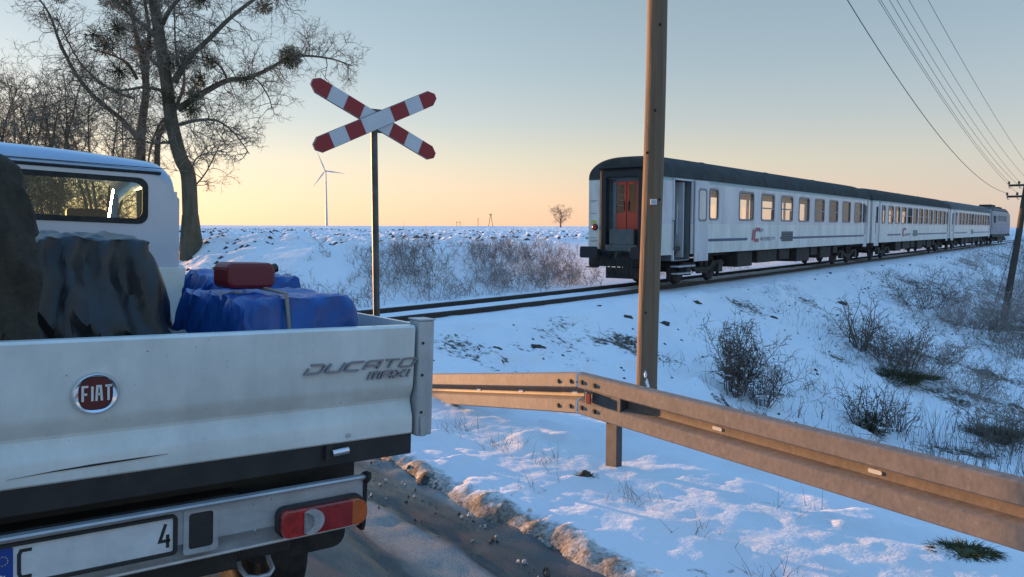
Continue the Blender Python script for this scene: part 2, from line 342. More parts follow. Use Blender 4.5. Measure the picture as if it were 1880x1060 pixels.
def link(name, me, parent=None):
    o = bpy.data.objects.new(name, me); COL.objects.link(o)
    if parent: o.parent = parent
    return o
def tag(o, label=None, cat=None, group=None, kind=None):
    if label: o['label'] = label
    if cat: o['category'] = cat
    if group: o['group'] = group
    if kind: o['kind'] = kind
    return o
def thing(name, label, cat, loc=(0, 0, 0), rot=(0, 0, 0), group=None):
    o = bpy.data.objects.new(name, None); COL.objects.link(o)
    o.location = loc; o.rotation_euler = rot; o.empty_display_size = .2
    return tag(o, label, cat, group)
def disc(mb, c, axis, r, d, k=20):
    c = Vector(c); a = Vector(axis).normalized()
    return mb.tube([c, c+a*d], r, k)
def rrect(x0, x1, z0, z1, r, n=4):
    pts = []
    for cx, cz, a0 in ((x1-r, z1-r, 0), (x0+r, z1-r, 90), (x0+r, z0+r, 180), (x1-r, z0+r, 270)):
        for i in range(n+1):
            a = rad(a0+90*i/n); pts.append((cx+r*math.cos(a), cz+r*math.sin(a)))
    return pts
def ring_prism(mb, outer, inner, fn, d0, d1):
    n = len(outer)
    V = [fn(*p, d0) for p in outer]+[fn(*p, d0) for p in inner]+[fn(*p, d1) for p in outer]+[fn(*p, d1) for p in inner]
    F = []
    for i in range(n):
        j = (i+1) % n
        F += [(i, j, n+j, n+i), (2*n+i, 3*n+i, 3*n+j, 2*n+j), (i, 2*n+i, 2*n+j, j), (n+i, n+j, 3*n+j, 3*n+i)]
    return mb.add(V, F)
def strokes(mb, lines, w, fn, d0, d1):
    """lettering: polylines drawn as mitred flat bars with thickness"""
    for ln in lines:
        n = len(ln); L, R = [], []
        for i in range(n):
            a = np.array(ln[max(i-1, 0)], float); b = np.array(ln[i], float); c = np.array(ln[min(i+1, n-1)], float)
            t1 = b-a; t2 = c-b
            t1 = t1/np.linalg.norm(t1) if np.linalg.norm(t1) > 0 else None; t2 = t2/np.linalg.norm(t2) if np.linalg.norm(t2) > 0 else None
            if t1 is None: t1 = t2
            if t2 is None: t2 = t1
            n1 = np.array([-t1[1], t1[0]]); n2 = np.array([-t2[1], t2[0]])
            m_ = n1+n2; m_ = m_/max(np.dot(m_, n1), .3) if np.linalg.norm(m_) > 1e-6 else n1
            ext = -t1*0
            if i == 0: ext = -t2*w*.02
            L.append(tuple(b+m_*w/2+ext)); R.append(tuple(b-m_*w/2+ext))
        for i in range(n-1):
            mb.prism([L[i], R[i], R[i+1], L[i+1]], fn, d0, d1)
    return mb
GLY = {  # unit-box stroke letters (squared style)
 'D': [[(.0, 1), (.8, 1), (1, .8), (1, .2), (.8, 0), (.0, 0), (.0, .62)]], 'U': [[(0, 1), (0, .15), (.12, 0), (1, 0), (1, 1)]],
 'C': [[(1, 1), (.15, 1), (0, .85), (0, .15), (.15, 0), (1, 0)]], 'A': [[(0, 0), (0, .85), (.15, 1), (1, 1), (1, 0)], [(0, .42), (1, .42)]],
 'T': [[(0, 1), (1, 1)], [(.5, 1), (.5, 0)]], 'O': [[(.1, 0), (0, .1), (0, .9), (.1, 1), (.9, 1), (1, .9), (1, .1), (.9, 0), (.1, 0)]],
 'M': [[(0, 0), (0, 1), (1, 1), (1, 0)], [(.5, 1), (.5, 0)]], 'X': [[(0, 0), (1, 1)], [(0, 1), (1, 0)]], 'I': [[(.5, 0), (.5, 1)]],
 'F': [[(0, 0), (0, 1), (1, 1)], [(0, .48), (.8, .48)]], 'P': [[(0, 0), (0, 1), (.85, 1), (1, .85), (1, .6), (.85, .45), (0, .45)]], 'L': [[(0, 1), (0, 0), (1, 0)]],
 'N': [[(0, 0), (0, 1), (1, 0), (1, 1)]], 'E': [[(1, 1), (0, 1), (0, 0), (1, 0)], [(0, .5), (.8, .5)]], 'R': [[(0, 0), (0, 1), (1, 1), (1, .5), (0, .5)], [(.4, .5), (1, 0)]], 'Y': [[(0, 1), (.5, .5), (1, 1)], [(.5, .5), (.5, 0)]],
 'K': [[(0, 0), (0, 1)], [(1, 1), (0, .45), (1, 0)]], '2': [[(0, .8), (.15, 1), (.85, 1), (1, .8), (1, .65), (0, 0), (1, 0)]],
}
def word(txt, x0, z0, h, w, gap, sw, fn, d0, d1, shear=0., narrow=()):
    mb = MB(); x = x0
    for ch in txt:
        ww = w*(.25 if ch == 'I' else 1)
        strokes(mb, [[(x+ww*a+shear*h*b, z0+h*b) for a, b in ln] for ln in GLY[ch]], sw, fn, d0, d1)
        x += ww+gap
    return mb

# ------------------------------------------------------------------ noise and ground shape
def _hash(i, j, s):
    h = (i.astype(np.int64)*374761393+j.astype(np.int64)*668265263+s*1442695041) & 0xffffffff
    h = ((h ^ (h >> 13))*1274126177) & 0xffffffff
    return ((h ^ (h >> 16)) & 0xffffff)/float(0xffffff)
def vnoise(x, y, s=0):
    x = np.asarray(x, float); y = np.asarray(y, float)
    i = np.floor(x); j = np.floor(y); u = x-i; v = y-j
    u = u*u*u*(u*(u*6-15)+10); v = v*v*v*(v*(v*6-15)+10)
    a = _hash(i, j, s); b = _hash(i+1, j, s); c = _hash(i, j+1, s); d = _hash(i+1, j+1, s)
    return (a*(1-u)+b*u)*(1-v)+(c*(1-u)+d*u)*v
def fbm(x, y, s=0, o=4, g=.5):
    r = 0; a = 1; t = 0
    for k in range(o):
        ca, sa = math.cos(.6*k+.3), math.sin(.6*k+.3)
        r = r+a*vnoise((x*ca-y*sa)*2**k+17.3*k, (x*sa+y*ca)*2**k+9.1*k, s+k); t += a; a *= g
    return r/t
def sst(e0, e1, x):
    t = np.clip((x-e0)/(e1-e0), 0, 1); return t*t*(3-2*t)
G0 = np.array([.47, 5.57]); GU = np.array([-.6, .8]); GN = np.array([.8, .6])         # guard rail line, along the road and across it
C0 = np.array([3.43, 23.73]); TH = rad(38.1); TT = np.array([math.sin(TH), math.cos(TH)]); TN = np.array([math.cos(TH), -math.sin(TH)])  # track
RAIL_Z = -.09
def gu(x, y): return (x-G0[0])*GN[0]+(y-G0[1])*GN[1], (x-G0[0])*GU[0]+(y-G0[1])*GU[1]
def rt(x, y):
    t = (x-C0[0])*TT[0]+(y-C0[1])*TT[1]; r = (x-C0[0])*TN[0]+(y-C0[1])*TN[1]
    tn = np.minimum(t, 0)
    return r+.004*np.minimum(tn*tn, 400), t
def smax(a, b, k=.5):
    h = np.clip(.5+.5*(a-b)/k, 0, 1); return b*(1-h)+a*h+k*h*(1-h)
def base_z(x, y):
    x = np.asarray(x, float); y = np.asarray(y, float)
    g, u = gu(x, y); r, t = rt(x, y)
    road = -.34*np.maximum(g-1.0, 0)+.02*sst(-1.2, -.6, g)
    rail = -.21-.37*np.maximum(r-2.5, 0)
    low = -2.75+.9*sst(11, 22, r)+1.0*sst(22, 60, r)
    near = smax(smax(road, rail, .7), low, .5)
    # far side of the track: a bank up to the ploughed field
    bank = -.21+1.39*sst(-2.2, -5.4, r)
    d = np.maximum(-r-5.4, 0)
    field = bank+.0045*np.minimum(d, 80)+.0052*np.maximum(d-95, 0)*sst(95, 150, d)+.0022*np.maximum(x-5, 0)*sst(60, 250, d)-.0016*np.maximum(d-520, 0)
    w = sst(-1.9, -2.5, r)
    # the road crosses the track on the level
    cross = sst(-9.5, -7.5, g)*(1-sst(2.5, 5.0, g))
    field = field*(1-cross*sst(45, 5, d))+(-.02+.02*np.minimum(d, 60))*cross*sst(45, 5, d)
    z = near*(1-w)+field*w
    m_ = sst(2.1, 1.3, np.abs(r)); z = z*(1-m_)+m_*np.minimum(z, -.21)
    # snow inside the track stands a little higher
    z = z+.035*sst(.68, .55, np.abs(r))
    return z
def ground_z(x, y):
    x = np.asarray(x, float); y = np.asarray(y, float)
    g, u = gu(x, y); r, t = rt(x, y)
    z = base_z(x, y)
    onroad = sst(-1.02, -1.30, g+.16*(fbm(x*2.2, y*2.2, 5, 3)-.5))*sst(-7.0, -6.7, g)
    calm = 1-.8*sst(2.0, 1.0, np.abs(r))
    dist = np.hypot(x, y)
    z = z+calm*(.07*(fbm(x*.7, y*.7, 1, 3)-.5)+.045*(fbm(x*2.1, y*2.1, 2, 4, .55)-.5)+.020*(fbm(x*7, y*7, 3, 4, .6)-.5)+.05*sst(.60, .8, fbm(x*1.9, y*1.9, 4, 3)))
    # tussocks under the snow on the slopes
    tus = sst(.58, .80, fbm(x*1.3, y*1.3, 31, 3))
    z = z+tus*.14*sst(1.0, 2.5, g)*sst(1.5, 3, np.abs(r))
    # slush thrown up by the verge
    edge = np.exp(-((g+.95+.25*(fbm(x*.9, y*.9, 8, 2)-.5))/.17)**2)
    z = z+edge*(.014+.10*(fbm(x*3.2, y*3.2, 9, 5, .6)-.48)+.03*(fbm(x*14, y*14, 11, 2)-.5)+.07*np.maximum(fbm(x*1.1, y*1.1, 10, 2)-.4, 0))
    # furrows of the ploughed field
    pl = sst(-6.0, -9.0, r)*sst(120, 70, dist)
    z = z+pl*(.15*(fbm(x*1.4, y*1.4, 12, 4, .62)-.5)+.05*np.sin((x*.55+y*.16)*7))
    return z*(1-onroad)+onroad*(-.13)
def gz(x, y): return float(ground_z(np.array([x]), np.array([y]))[0])

def grid_object(name, X, Y, Z, m, attrs, parent=None):
    ny, nx = X.shape
    co = np.stack([X, Y, Z], -1).reshape(-1, 3)
    idx = np.arange(ny*nx).reshape(ny, nx)
    q = np.stack([idx[:-1, :-1], idx[:-1, 1:], idx[1:, 1:], idx[1:, :-1]], -1).reshape(-1, 4)
    me = bpy.data.meshes.new(name)
    me.vertices.add(len(co)); me.vertices.foreach_set('co', co.ravel())
    me.loops.add(q.size); me.loops.foreach_set('vertex_index', q.ravel().astype(np.int32))
    me.polygons.add(len(q)); me.polygons.foreach_set('loop_start', np.arange(0, q.size, 4, dtype=np.int32)); me.polygons.foreach_set('loop_total', np.full(len(q), 4, dtype=np.int32))
    me.polygons.foreach_set('use_smooth', np.ones(len(q), bool))
    me.update(calc_edges=True)
    for k, a in attrs.items():
        at = me.attributes.new(k, 'FLOAT', 'POINT'); at.data.foreach_set('value', a.ravel().astype(np.float32))
    me.materials.append(m); me.validate()
    return link(name, me, parent)

def axis(seq):
    out = [seq[0][0]]
    for a, b, s0, s1 in seq:
        x = a; n = 0
        L = b-a
        k = int(round(L/((s0+s1)/2))) if s0 == s1 else None
        if k: out += [a+L*(i+1)/k for i in range(k)]
        else:
            n = max(2, int(round(L/((s1-s0)/math.log(s1/s0)))))
            st = np.cumsum(np.geomspace(s0, s1, n)); out += list(a+st/st[-1]*L)
    return np.array(sorted(set(np.round(out, 4))))
ax = axis([(-1200, -60, 90, 2.2), (-60, -9, 2.2, .10), (-9, -2.5, .10, .035), (-2.5, 2.6, .03, .03), (2.6, 6, .05, .05), (6, 14, .05, .12), (14, 60, .12, 1.0), (60, 1300, 1.0, 60)])
ay = axis([(-500, -30, 60, 4), (-30, 1.5, 3, .06), (1.5, 3, .05, .05), (3, 7, .03, .03), (7, 9, .05, .05), (9, 34, .055, .14), (34, 110, .14, .8), (110, 1700, .8, 40)])
X, Y = np.meshgrid(ax, ay)
Zg = ground_z(X, Y)
gg, uu = gu(X, Y); rr_, tt_ = rt(X, Y)
slush = 1.0*np.exp(-((gg+1.17)/.26)**2)*(.45+.95*fbm(X*1.6, Y*1.6, 40, 3))+.8*sst(-1.2, -1.45, gg)*sst(-7.2, -6.9, gg)
slope_side = sst(2.2, 4.0, gg)*sst(1.6, 3.2, rr_)
earth = .16+.09*slope_side+.06*sst(1.6, 2.6, rr_)*sst(.4, 1.5, gg)+.40*slope_side*sst(.42, .78, fbm(X*.55, Y*.55, 21, 4, .6))+.30*sst(7, 11, rr_)*sst(.45, .6, fbm(X*.35, Y*.35, 22, 3))
earth = np.where(rr_ < -6, .24+.22*sst(.4, .7, fbm(X*1.4, Y*1.4, 12, 4, .62)), earth)
bankm = sst(-2.0, -3.0, rr_)*sst(-6.5, -5.4, rr_)
earth = earth+bankm*.22*sst(.4, .65, fbm(X*.6, Y*.6, 55, 3))
earth = np.where(np.hypot(X, Y) > 170, .1, earth)
earth = earth*sst(.35, .9, np.abs(np.abs(rr_)-.0))
ground = grid_object('snow_ground', X, Y, Zg, M['snow'], {'slush': slush, 'earth': earth})
tag(ground, kind='structure')

# road: its own sheet, local x across, y along
rx = axis([(-5.75, -1.5, .12, .12), (-1.5, .12, .04, .04)]); ry = axis([(-12, -5, .3, .3), (-5, 3, .05, .05), (3, 60, .1, 2.0)])
RX, RY = np.meshgrid(rx, ry)
WX = G0[0]+GN[0]*(RX-1.1)+GU[0]*RY; WY = G0[1]+GN[1]*(RX-1.1)+GU[1]*RY
rrr, rtt = rt(WX, WY)
RZ = -.02*np.abs(RX+2.8)/2.8+.018*(fbm(WX*1.1, WY*1.1, 60, 3)-.5)+.030*sst(-.75, -.2, RX)*(fbm(WX*4, WY*4, 61, 4, .6)-.42)+.045*sst(-.35, .05, RX)*(fbm(WX*9, WY*9, 62, 3)-.45)
crack = np.minimum(np.abs(RX+.78+.22*(fbm(WX*0+RY*1.3, RY*0+.5, 63, 4)-.5)), np.abs(RX+.36+.30*(fbm(WX*0+RY*1.6, RY*0+4.5, 64, 4)-.5)))
RZ = RZ-.030*np.exp(-(crack/.030)**2)+.02*np.exp(-((RX+.56)/.12)**2)*(fbm(WX*6, WY*6, 67, 3)-.3)
RZ = np.where(np.abs(rrr) < 1.6, np.minimum(RZ, RAIL_Z-.01), RZ)
mud = np.exp(-((RX+.22+.2*(fbm(WX*1.3, WY*1.3, 68, 3)-.5))/.10)**2)
frost = .30*sst(-1.7, -.6, RX)+.5*(fbm(RX*5, RY*.7, 66, 4)-.5)+.34*np.exp(-((RX+.56+.1*(fbm(RY*.8, RY*0, 69, 2)-.5))/.13)**2)-.7*np.exp(-(crack/.04)**2)-.5*mud
road = grid_object('road', RX, RY, RZ+.0, M['road'], {'frost': frost, 'mud': np.clip(mud+np.exp(-(crack/.05)**2), 0, 1)})
road.location = (G0[0]-1.1*GN[0], G0[1]-1.1*GN[1], 0); road.rotation_euler = (0, 0, math.atan2(GN[1], GN[0]))
tag(road, kind='structure')

# ------------------------------------------------------------------ railway track
def track_pt(t, r, z):
    tn = min(t, 0); r2 = r-.004*min(tn*tn, 400)
    return (C0[0]+TT[0]*t+TN[0]*r2, C0[1]+TT[1]*t+TN[1]*r2, z)
trk = thing('railway_track', 'single railway track with two dark rails curving through the snow under the train', 'railway track')
for r0 in (-.7525, .7525):
    rings = []
    prof = [(-.07, -.172), (.07, -.172), (.07, -.155), (.012, -.13), (.012, -.045), (.036, -.035), (.036, 0), (-.036, 0), (-.036, -.035), (-.012, -.045), (-.012, -.13), (-.07, -.155)]
    for t in [-60, -50, -42, -36, -30, -26, -22, -18, -14, -11, -8, -5, -2, 0, 40, 110, 260]:
        rings.append([track_pt(t, r0+a, RAIL_Z+b) for a, b in prof])
    MB().loft(rings).build('rail', M['rail_steel'], trk)
slm = MB()
for k in range(-40, 190):
    t = k*.62; q = [track_pt(t-.12, -1.25, 0), track_pt(t+.12, -1.25, 0), track_pt(t+.12, 1.25, 0), track_pt(t-.12, 1.25, 0)]
    slm.add([(p[0], p[1], RAIL_Z-.38) for p in q]+[(p[0], p[1], RAIL_Z-.212) for p in q], [(4,5,6,7),(0,1,5,4),(1,2,6,5),(2,3,7,6),(3,0,4,7)])
so_ = slm.build('sleeper_row', M['rail_steel'], trk); so_['kind'] = 'stuff'
#@@SETTING_END
# ------------------------------------------------------------------ pickup truck (local x right, y forward, z up; origin under the tailgate)
truck = thing('pickup_truck', 'silver white dropside pickup truck seen from behind, stopped at the crossing with a loaded bed', 'truck', (-1.238, 2.158, .004), (0, rad(2.4), rad(38.3)))
T = truck
xz = lambda a, b, d: (a, d, b)
# tailgate: pressed profile, outer skin then back
prof = [(.004, 1.402), (-.006, 1.394), (-.004, 1.30), (.0, 1.19), (.004, 1.166), (.030, 1.128), (.031, 1.118), (.004, 1.068), (.0, 1.058), (.0, 1.002), (.006, .996), (.04, .996), (.04, 1.402)]
tg = MB(); rings = []
for x in [-1.062, -1.058]+[i*.1-1 for i in range(21)]+[1.058, 1.062]:
    e = .004 if abs(x) > 1.06 else 0
    dent = lambda z, x=x: .006*math.exp(-((x-.76)/.05)**2-((z-1.17)/.03)**2)+.002*math.sin(x*3.1)
    rings.append([(x, y+e*(1 if y < .02 else -1)+(dent(z) if y < .035 else 0), z) for y, z in prof])
tg.loft(rings); tail = tg.build('tailgate', M['truck_white'], T, smooth=28)
# badge on the tailgate
yb = -.006
def ell(rx_, rz_, p=2.0, n=40, cx=0., cz=1.246):
    return [(cx+rx_*abs(math.cos(t))**(2/p)*math.copysign(1, math.cos(t)), cz+rz_*abs(math.sin(t))**(2/p)*math.copysign(1, math.sin(t))) for t in [2*PI*i/n for i in range(n)]]
bd = MB(); outs = [ell(.062, .060), ell(.062, .060), ell(.056, .054), ell(.047, .050, 2.6), ell(.043, .046, 2.7)]
bd.loft([[(x, yb-d, z) for x, z in o] for o, d in zip(outs, (0, .006, .013, .011, .005))], caps=True)
bdo = bd.build('emblem', M['chrome'], tail, smooth=60)
sh = MB(); sh.prism(ell(.0425, .0455, 2.7), xz, yb-.009, yb-.002); sh.build('emblem_shield', M['badge_red'], tail)
fl = MB(); fx = -.034
for ch, w_ in (('F', .014), ('I', .0), ('A', .014), ('T', .017)):
    g_ = {'F': GLY['F'], 'I': [[(.5, 0), (.5, 1)]], 'A': [[(0, 0), (.15, 1), (.75, 1), (1, 0)], [(.08, .45), (.9, .45)]], 'T': GLY['T']}[ch]
    strokes(fl, [[(fx+w_*a, 1.225+.042*b) for a, b in ln] for ln in g_], .0062, xz, yb-.0105, yb-.008)
    fx += w_+(.0105 if ch != 'A' else .0085)
fl.build('emblem_lettering', M['white_letter'], tail)
# raised model lettering, right side
dl = word('DUCATO', .632, 1.252, .029, .054, .018, .0066, xz, yb-.006, yb+.004, shear=.75)
dl.build('raised_lettering', M['chrome_grey'], tail)
ml = word('MAXI', .865, 1.214, .026, .040, .012, .0055, xz, yb-.006, yb+.004, shear=.55)
ml.build('raised_lettering', M['chrome_grey'], tail)
# corner posts
for s in (1, -1):
    p = MB(); X0, X1 = (1.072, 1.140) if s > 0 else (-1.140, -1.072)
    p.box((X0, -.012, .985), (X1, .060, 1.418))
    po = p.build('corner_post', M['truck_alu'], T, bevel=.006)
    q = MB(); xa, xb = (X0+.012, X0+.036) if s > 0 else (X1-.036, X1-.012)
    q.box((xa, -.022, .985), (xb, -.0125, 1.06)); q.build('post_bracket', M['truck_alu'], po, bevel=.002)
    q = MB(); q.box((X0-.004, -.016, 1.4185), (X1+.002, .064, 1.425)); q.build('post_cap', M['truck_alu'], po, bevel=.002)
    for z in (1.335, 1.215, 1.075):
        disc(MB(), ((X0+.018 if s > 0 else X1-.018), -.0125, z), (0, -1, 0), .0055, .003, 10).build('rivet', M['black_steel'], po)
    side = MB(); xo = 1.105*s
    pr = [(0, 1.402), (.02, 1.39), (.02, 1.19), (-.006, 1.13), (-.006, 1.118), (.018, 1.06), (.018, .998), (-.02, .998), (-.02, 1.402)]
    side.loft([[(xo+a*s, y, z) for a, z in pr] for y in (.065, 1.5, 2.93)]); side.build('bed_side', M['truck_white'], T, smooth=25)
hb = MB(); hb.box((-1.05, 2.90, 1.0), (1.05, 2.94, 1.5)); hb.build('headboard', M['truck_white'], T, bevel=.004)
bf = MB(); bf.box((-1.062, .045, .965), (1.062, 2.89, .992)); bf.build('bed_floor', M['black_steel'], T)
cb = MB(); cb.box((-1.066, .012, .917), (1.066, .10, .9935)); cb.box((-1.04, .10, .90), (1.04, 2.9, .96)); cb.build('rear_crossbar', M['black_plastic'], T, bevel=.004)
lt = MB(); lt.tube([(.735, -.010, .968), (.795, -.010, .972)], .0125, 12); lt.build('latch_pin', M['chrome'], T, smooth=40)
lb = MB(); lb.box((.715, -.004, .945), (.738, .02, .995)); lb.build('latch_bracket', M['black_steel'], T)
rv = MB(); disc(rv, (.80, -.001, 1.022), (0, -1, 0), .008, .004, 12); rv.build('tailgate_bolt', M['galv'], tail)
sc_ = MB(); sc_.prism([(-.215, 1.0262), (-.12, 1.0312), (0, 1.0335), (.12, 1.037), (.20, 1.0408), (.10, 1.0402), (0, 1.0392), (-.10, 1.0345)], xz, -.0032, -.0005); sc_.build('scrape_mark', M['black_steel'], tail)
# chassis and underside
ch = MB()
for x in (-.42, .42): ch.box((x-.04, .10, .62), (x+.04, 5.0, .80))
ch.box((-.6, .75, .42), (.6, 1.25, .60)); ch.box((-.44, .07, .60), (.44, .16, .86)); ch.box((-.9, .14, .80), (.9, .2, .90))
ch.build('chassis', M['black_steel'], T, bevel=.006)
# rear bumper
bp_ = [(-.012, .871), (-.016, .866), (-.012, .860), (.004, .858), (.004, .752), (.010, .746), (.052, .690), (.046, .683), (.038, .680), (.034, .684), (.038, .692), (.0, .745), (-.006, .750)]
outer = [(-.016, .872), (-.020, .866), (-.016, .859), (.0, .855), (.0, .750), (.040, .694), (.022, .690), (.020, .683), (.026, .678), (.052, .682), (.052, .69), (.010, .752), (.010, .872)]
bm_ = MB(); bm_.loft([[(x, y, z) for y, z in outer] for x in (-.862, -.4, 0, .4, .862)])
bump_ = bm_.build('bumper', M['galv'], T, smooth=30)
for s in (1, -1):
    e = MB(); e.prism([(-.034, .884), (-.004, .884), (.02, .87), (.02, .70), (.058, .688), (.058, .668), (.01, .664), (.0, .69), (-.002, .73), (-.006, .84), (-.034, .862)], lambda a, b, d: (d, a, b), s*.8625, s*.8765); e.build('bumper_end_cap', M['rubber'], bump_)
em = MB(); ring_prism(em, rrect(.246, .352, .713, .857, .012), rrect(.262, .336, .729, .842, .010), xz, -.004, .002); em.build('slot_surround', M['galv'], bump_)
hl = MB(); hl.prism(rrect(.262, .336, .729, .842, .010), xz, -.0015, .002); hl.build('slot_plug', M['black_plastic'], bump_)
for x, z in ((.47, .835), (.53, .842), (.47, .752), (-.47, .835), (-.53, .842), (-.47, .752)):
    disc(MB(), (x, -.0005, z), (0, -1, 0), .006, .003, 10).build('bumper_bolt', M['galv'], bump_)
# number plate
pf = MB(); ring_prism(pf, rrect(-.262, .226, .727, .851, .014), rrect(-.252, .216, .737, .843, .008), xz, -.016, .0); pf.box((-.255, -.004, .733), (.219, -.001, .846)); pfo = pf.build('plate_holder', M['black_plastic'], T)
pl = MB(); pl.prism(rrect(-.250, .214, .738, .842, .006), xz, -.009, -.005); plo = pl.build('number_plate', M['plate_white'], T)
pb = MB(); pb.prism(rrect(-.249, -.200, .7395, .8405, .004), xz, -.0105, -.0092); pb.build('country_band', M['plate_blue'], plo)
word('PL', -.236, .748, .018, .0105, .0055, .0036, xz, -.0118, -.0104).build('country_code', M['white_letter'], plo)
chp = MB(); strokes(chp, [[(-.186+.03*a, .752+.074*b) for a, b in GLY['C'][0]]], .0095, xz, -.0100, -.0091); chp.build('plate_character', M['black_plastic'], plo)
chp = MB(); strokes(chp, [[(.176+.030*a, .752+.074*b) for a, b in ln] for ln in ([(.55, 1), (0, .3), (1, .3)], [(.75, .55), (.75, 0)])], .0095, xz, -.0100, -.0091); chp.build('plate_character', M['black_plastic'], plo)
st = MB()
for i in range(12):
    a = 2*PI*i/12; disc(st, (-.2245+.0125*math.cos(a), -.0104, .806+.0125*math.sin(a)), (0, -1, 0), .0018, .0012, 5)
st.build('star_ring', M['yellow'], plo)
# rear lamps
for s in (1, -1):
    f = lambda a, b, d, s=s: (a*s, d, b)
    h = MB(); h.prism(rrect(.536, .852, .711, .813, .030), f, -.030, .002); ho = h.build('tail_lamp', M['black_plastic'], T, bevel=.006)
    def seg(x0, x1, r0, r1, nm, mm, dep=-.062):
        pts = []
        n = 6
        for (cx, cz, a0, r_) in ((x1-r1, .805-r1, 0, r1), (x0+r0, .805-r0, 90, r0), (x0+r0, .719+r0, 180, r0), (x1-r1, .719+r1, 270, r1)):
            pts += [(cx+r_*math.cos(rad(a0+90*i/n)), cz+r_*math.sin(rad(a0+90*i/n))) for i in range(n+1)]
        m_ = MB(); m_.prism(pts, f, dep, -.0305); m_.build(nm, mm, ho, bevel=.007, seg=3)
    seg(.544, .6275, .020, .001, 'reflector_lens', M['lamp_red_light'])
    seg(.6285, .7895, .001, .001, 'brake_lens', M['lamp_red'])
    seg(.7905, .849, .001, .036, 'turn_lens', M['lamp_amber'])
    cr = [(.640+.046*math.cos(t), .762+.042*math.sin(t)) for t in [rad(125-250*i/16) for i in range(17)]]
    cr += [(.603+.047*math.cos(t), .762+.037*math.sin(t)) for t in [rad(-75+150*i/10) for i in range(11)]]
    c_ = MB(); c_.prism(cr, f, -.0655, -.0600); c_.build('reverse_lens', M['lamp_clear'], ho)
    fp = MB(); fp.prism(rrect(.52, .905, .535, .84, .05), f, .22, .232); fp.build('mud_flap', M['rubber'], T)
    w = MB(); cxw = .86*s
    prof_w = [(.05, -.11), (.20, -.11), (.225, -.09), (.33, -.105), (.348, -.08), (.352, 0), (.348, .08), (.33, .105), (.225, .09), (.20, .11), (.05, .11)]
    for yw in (1.02, 4.62):
        w = MB(); rings = []
        for i in range(33):
            a = 2*PI*i/32; rings.append([(cxw+d_, yw+r_*math.cos(a), .352+r_*math.sin(a)) for r_, d_ in prof_w])
        w.loft(rings, close=False, caps=False); wo_ = w.build('wheel', M['rubber'], T, smooth=40)
        rm = MB(); disc(rm, (cxw-.05, yw, .352), (1, 0, 0), .205, .10, 24); rm.build('rim', M['galv'], wo_)
tw = MB(); tw.tube([(.47, .16, .612), (.47, .13, .575), (.475, .08, .562), (.505, .06, .558), (.545, .06, .560), (.565, .08, .568), (.57, .13, .585), (.57, .16, .615)], .0085, 8); tw.build('tow_eye', M['galv'], T, smooth=50)
tb = MB(); tb.box((.40, .11, .605), (.64, .30, .66)); tb.box((.30, .16, .600), (.44, .22, .625)); tb.build('tow_bracket', M['black_steel'], T, bevel=.008)
sp = MB(); disc(sp, (0.1, .62, .50), (0, 0, 1), .33, .17, 28); sp.build('spare_wheel', M['rubber'], T, bevel=.02)
# cab shell
Y0, ZB = 2.95, 1.0
def sect(y, hw, ztop, zlow, rr=.17, crown=.035):
    pts = [(-hw, zlow), (hw, zlow)]
    hw2 = hw-.055
    pts += [(hw, 1.55), (hw2+.018, ztop-rr-.02)]
    for i in range(7):
        a = rad(90*i/6); pts.append((hw2-rr+.018+(rr)*math.cos(a), ztop-rr+(rr-.03)*math.sin(a)))
    for i in range(1, 8):
        x = (hw2-rr)*(1-2*i/8); pts.append((x, ztop-.03+crown*(1-(x/(hw2-rr))**2)))
    for i in range(7):
        a = rad(90+90*i/6); pts.append((-(hw2-rr+.018)+(rr)*math.cos(a), ztop-rr+(rr-.03)*math.sin(a)))
    pts += [(-(hw2+.018), ztop-rr-.02), (-hw, 1.55)]
    return [(x, y, z) for x, z in pts]
rf = MB(); rr2 = []
for y, hw, zt, cr in ((2.95, 1.02, 2.125, .0), (2.952, 1.025, 2.16, .01), (2.985, 1.028, 2.195, .03), (3.06, 1.03, 2.222, .036), (3.5, 1.03, 2.25, .04), (4.1, 1.02, 2.235, .04), (4.45, .99, 2.15, .03)):
    s_ = sect(y, hw, zt+.0, 1.0, .17, cr)
    rr2.append(s_[3:-1])
rf.loft(rr2, close=False, caps=False); roof_o = rf.build('cab_roof', M['cab_paint'], T, smooth=50)
# back wall with its window opening
bw = MB()
outer_ = [(x, z) for x, y, z in sect(2.95, 1.02, 2.125, 1.0, .17, 0.)]
hx0, hx1, hz0, hz1 = -.80, .80, 1.80, 2.05
bw.box((-1.02, 2.952, .75), (1.02, 2.99, hz0-.0)); bw.box((-1.02, 2.952, hz0), (hx0, 2.99, 1.95)); bw.box((hx1, 2.952, hz0), (1.02, 2.99, 1.95))
bw.prism([(hx1, 1.95), (1.02, 1.95), (.985, 1.99), (.965, 2.04), (.90, 2.10), (.80, 2.125), (hx1, 2.05)], xz, 2.952, 2.99); bw.prism([(-hx1, 2.05), (-.80, 2.125), (-.90, 2.10), (-.965, 2.04), (-.985, 1.99), (-1.02, 1.95), (-hx1, 1.95)], xz, 2.952, 2.99)
bw.prism([(hx0, 2.05), (hx1, 2.05), (.80, 2.125), (-.80, 2.125)], xz, 2.952, 2.99)
bw.build('cab_back', M['cab_paint'], T)
gs = MB(); ring_prism(gs, rrect(-.825, .825, 1.775, 2.072, .06), rrect(-.79, .79, 1.81, 2.04, .05), xz, 2.940, 2.951); gs.build('window_seal', M['rubber'], T)
gw = MB(); gw.box((-.80, 2.962, 1.80), (.80, 2.967, 2.05)); gw.build('rear_window', M['cab_glass'], T)
sm = MB(); sm.tube([(-.9, 2.943, 2.100), (0, 2.940, 2.108), (.9, 2.943, 2.110)], .010, 6); sm.tube([(-.95, 2.945, 2.135), (.95, 2.945, 2.142)], .003, 4); sm.build('roof_seal', M['rubber'], T)
lo = MB()
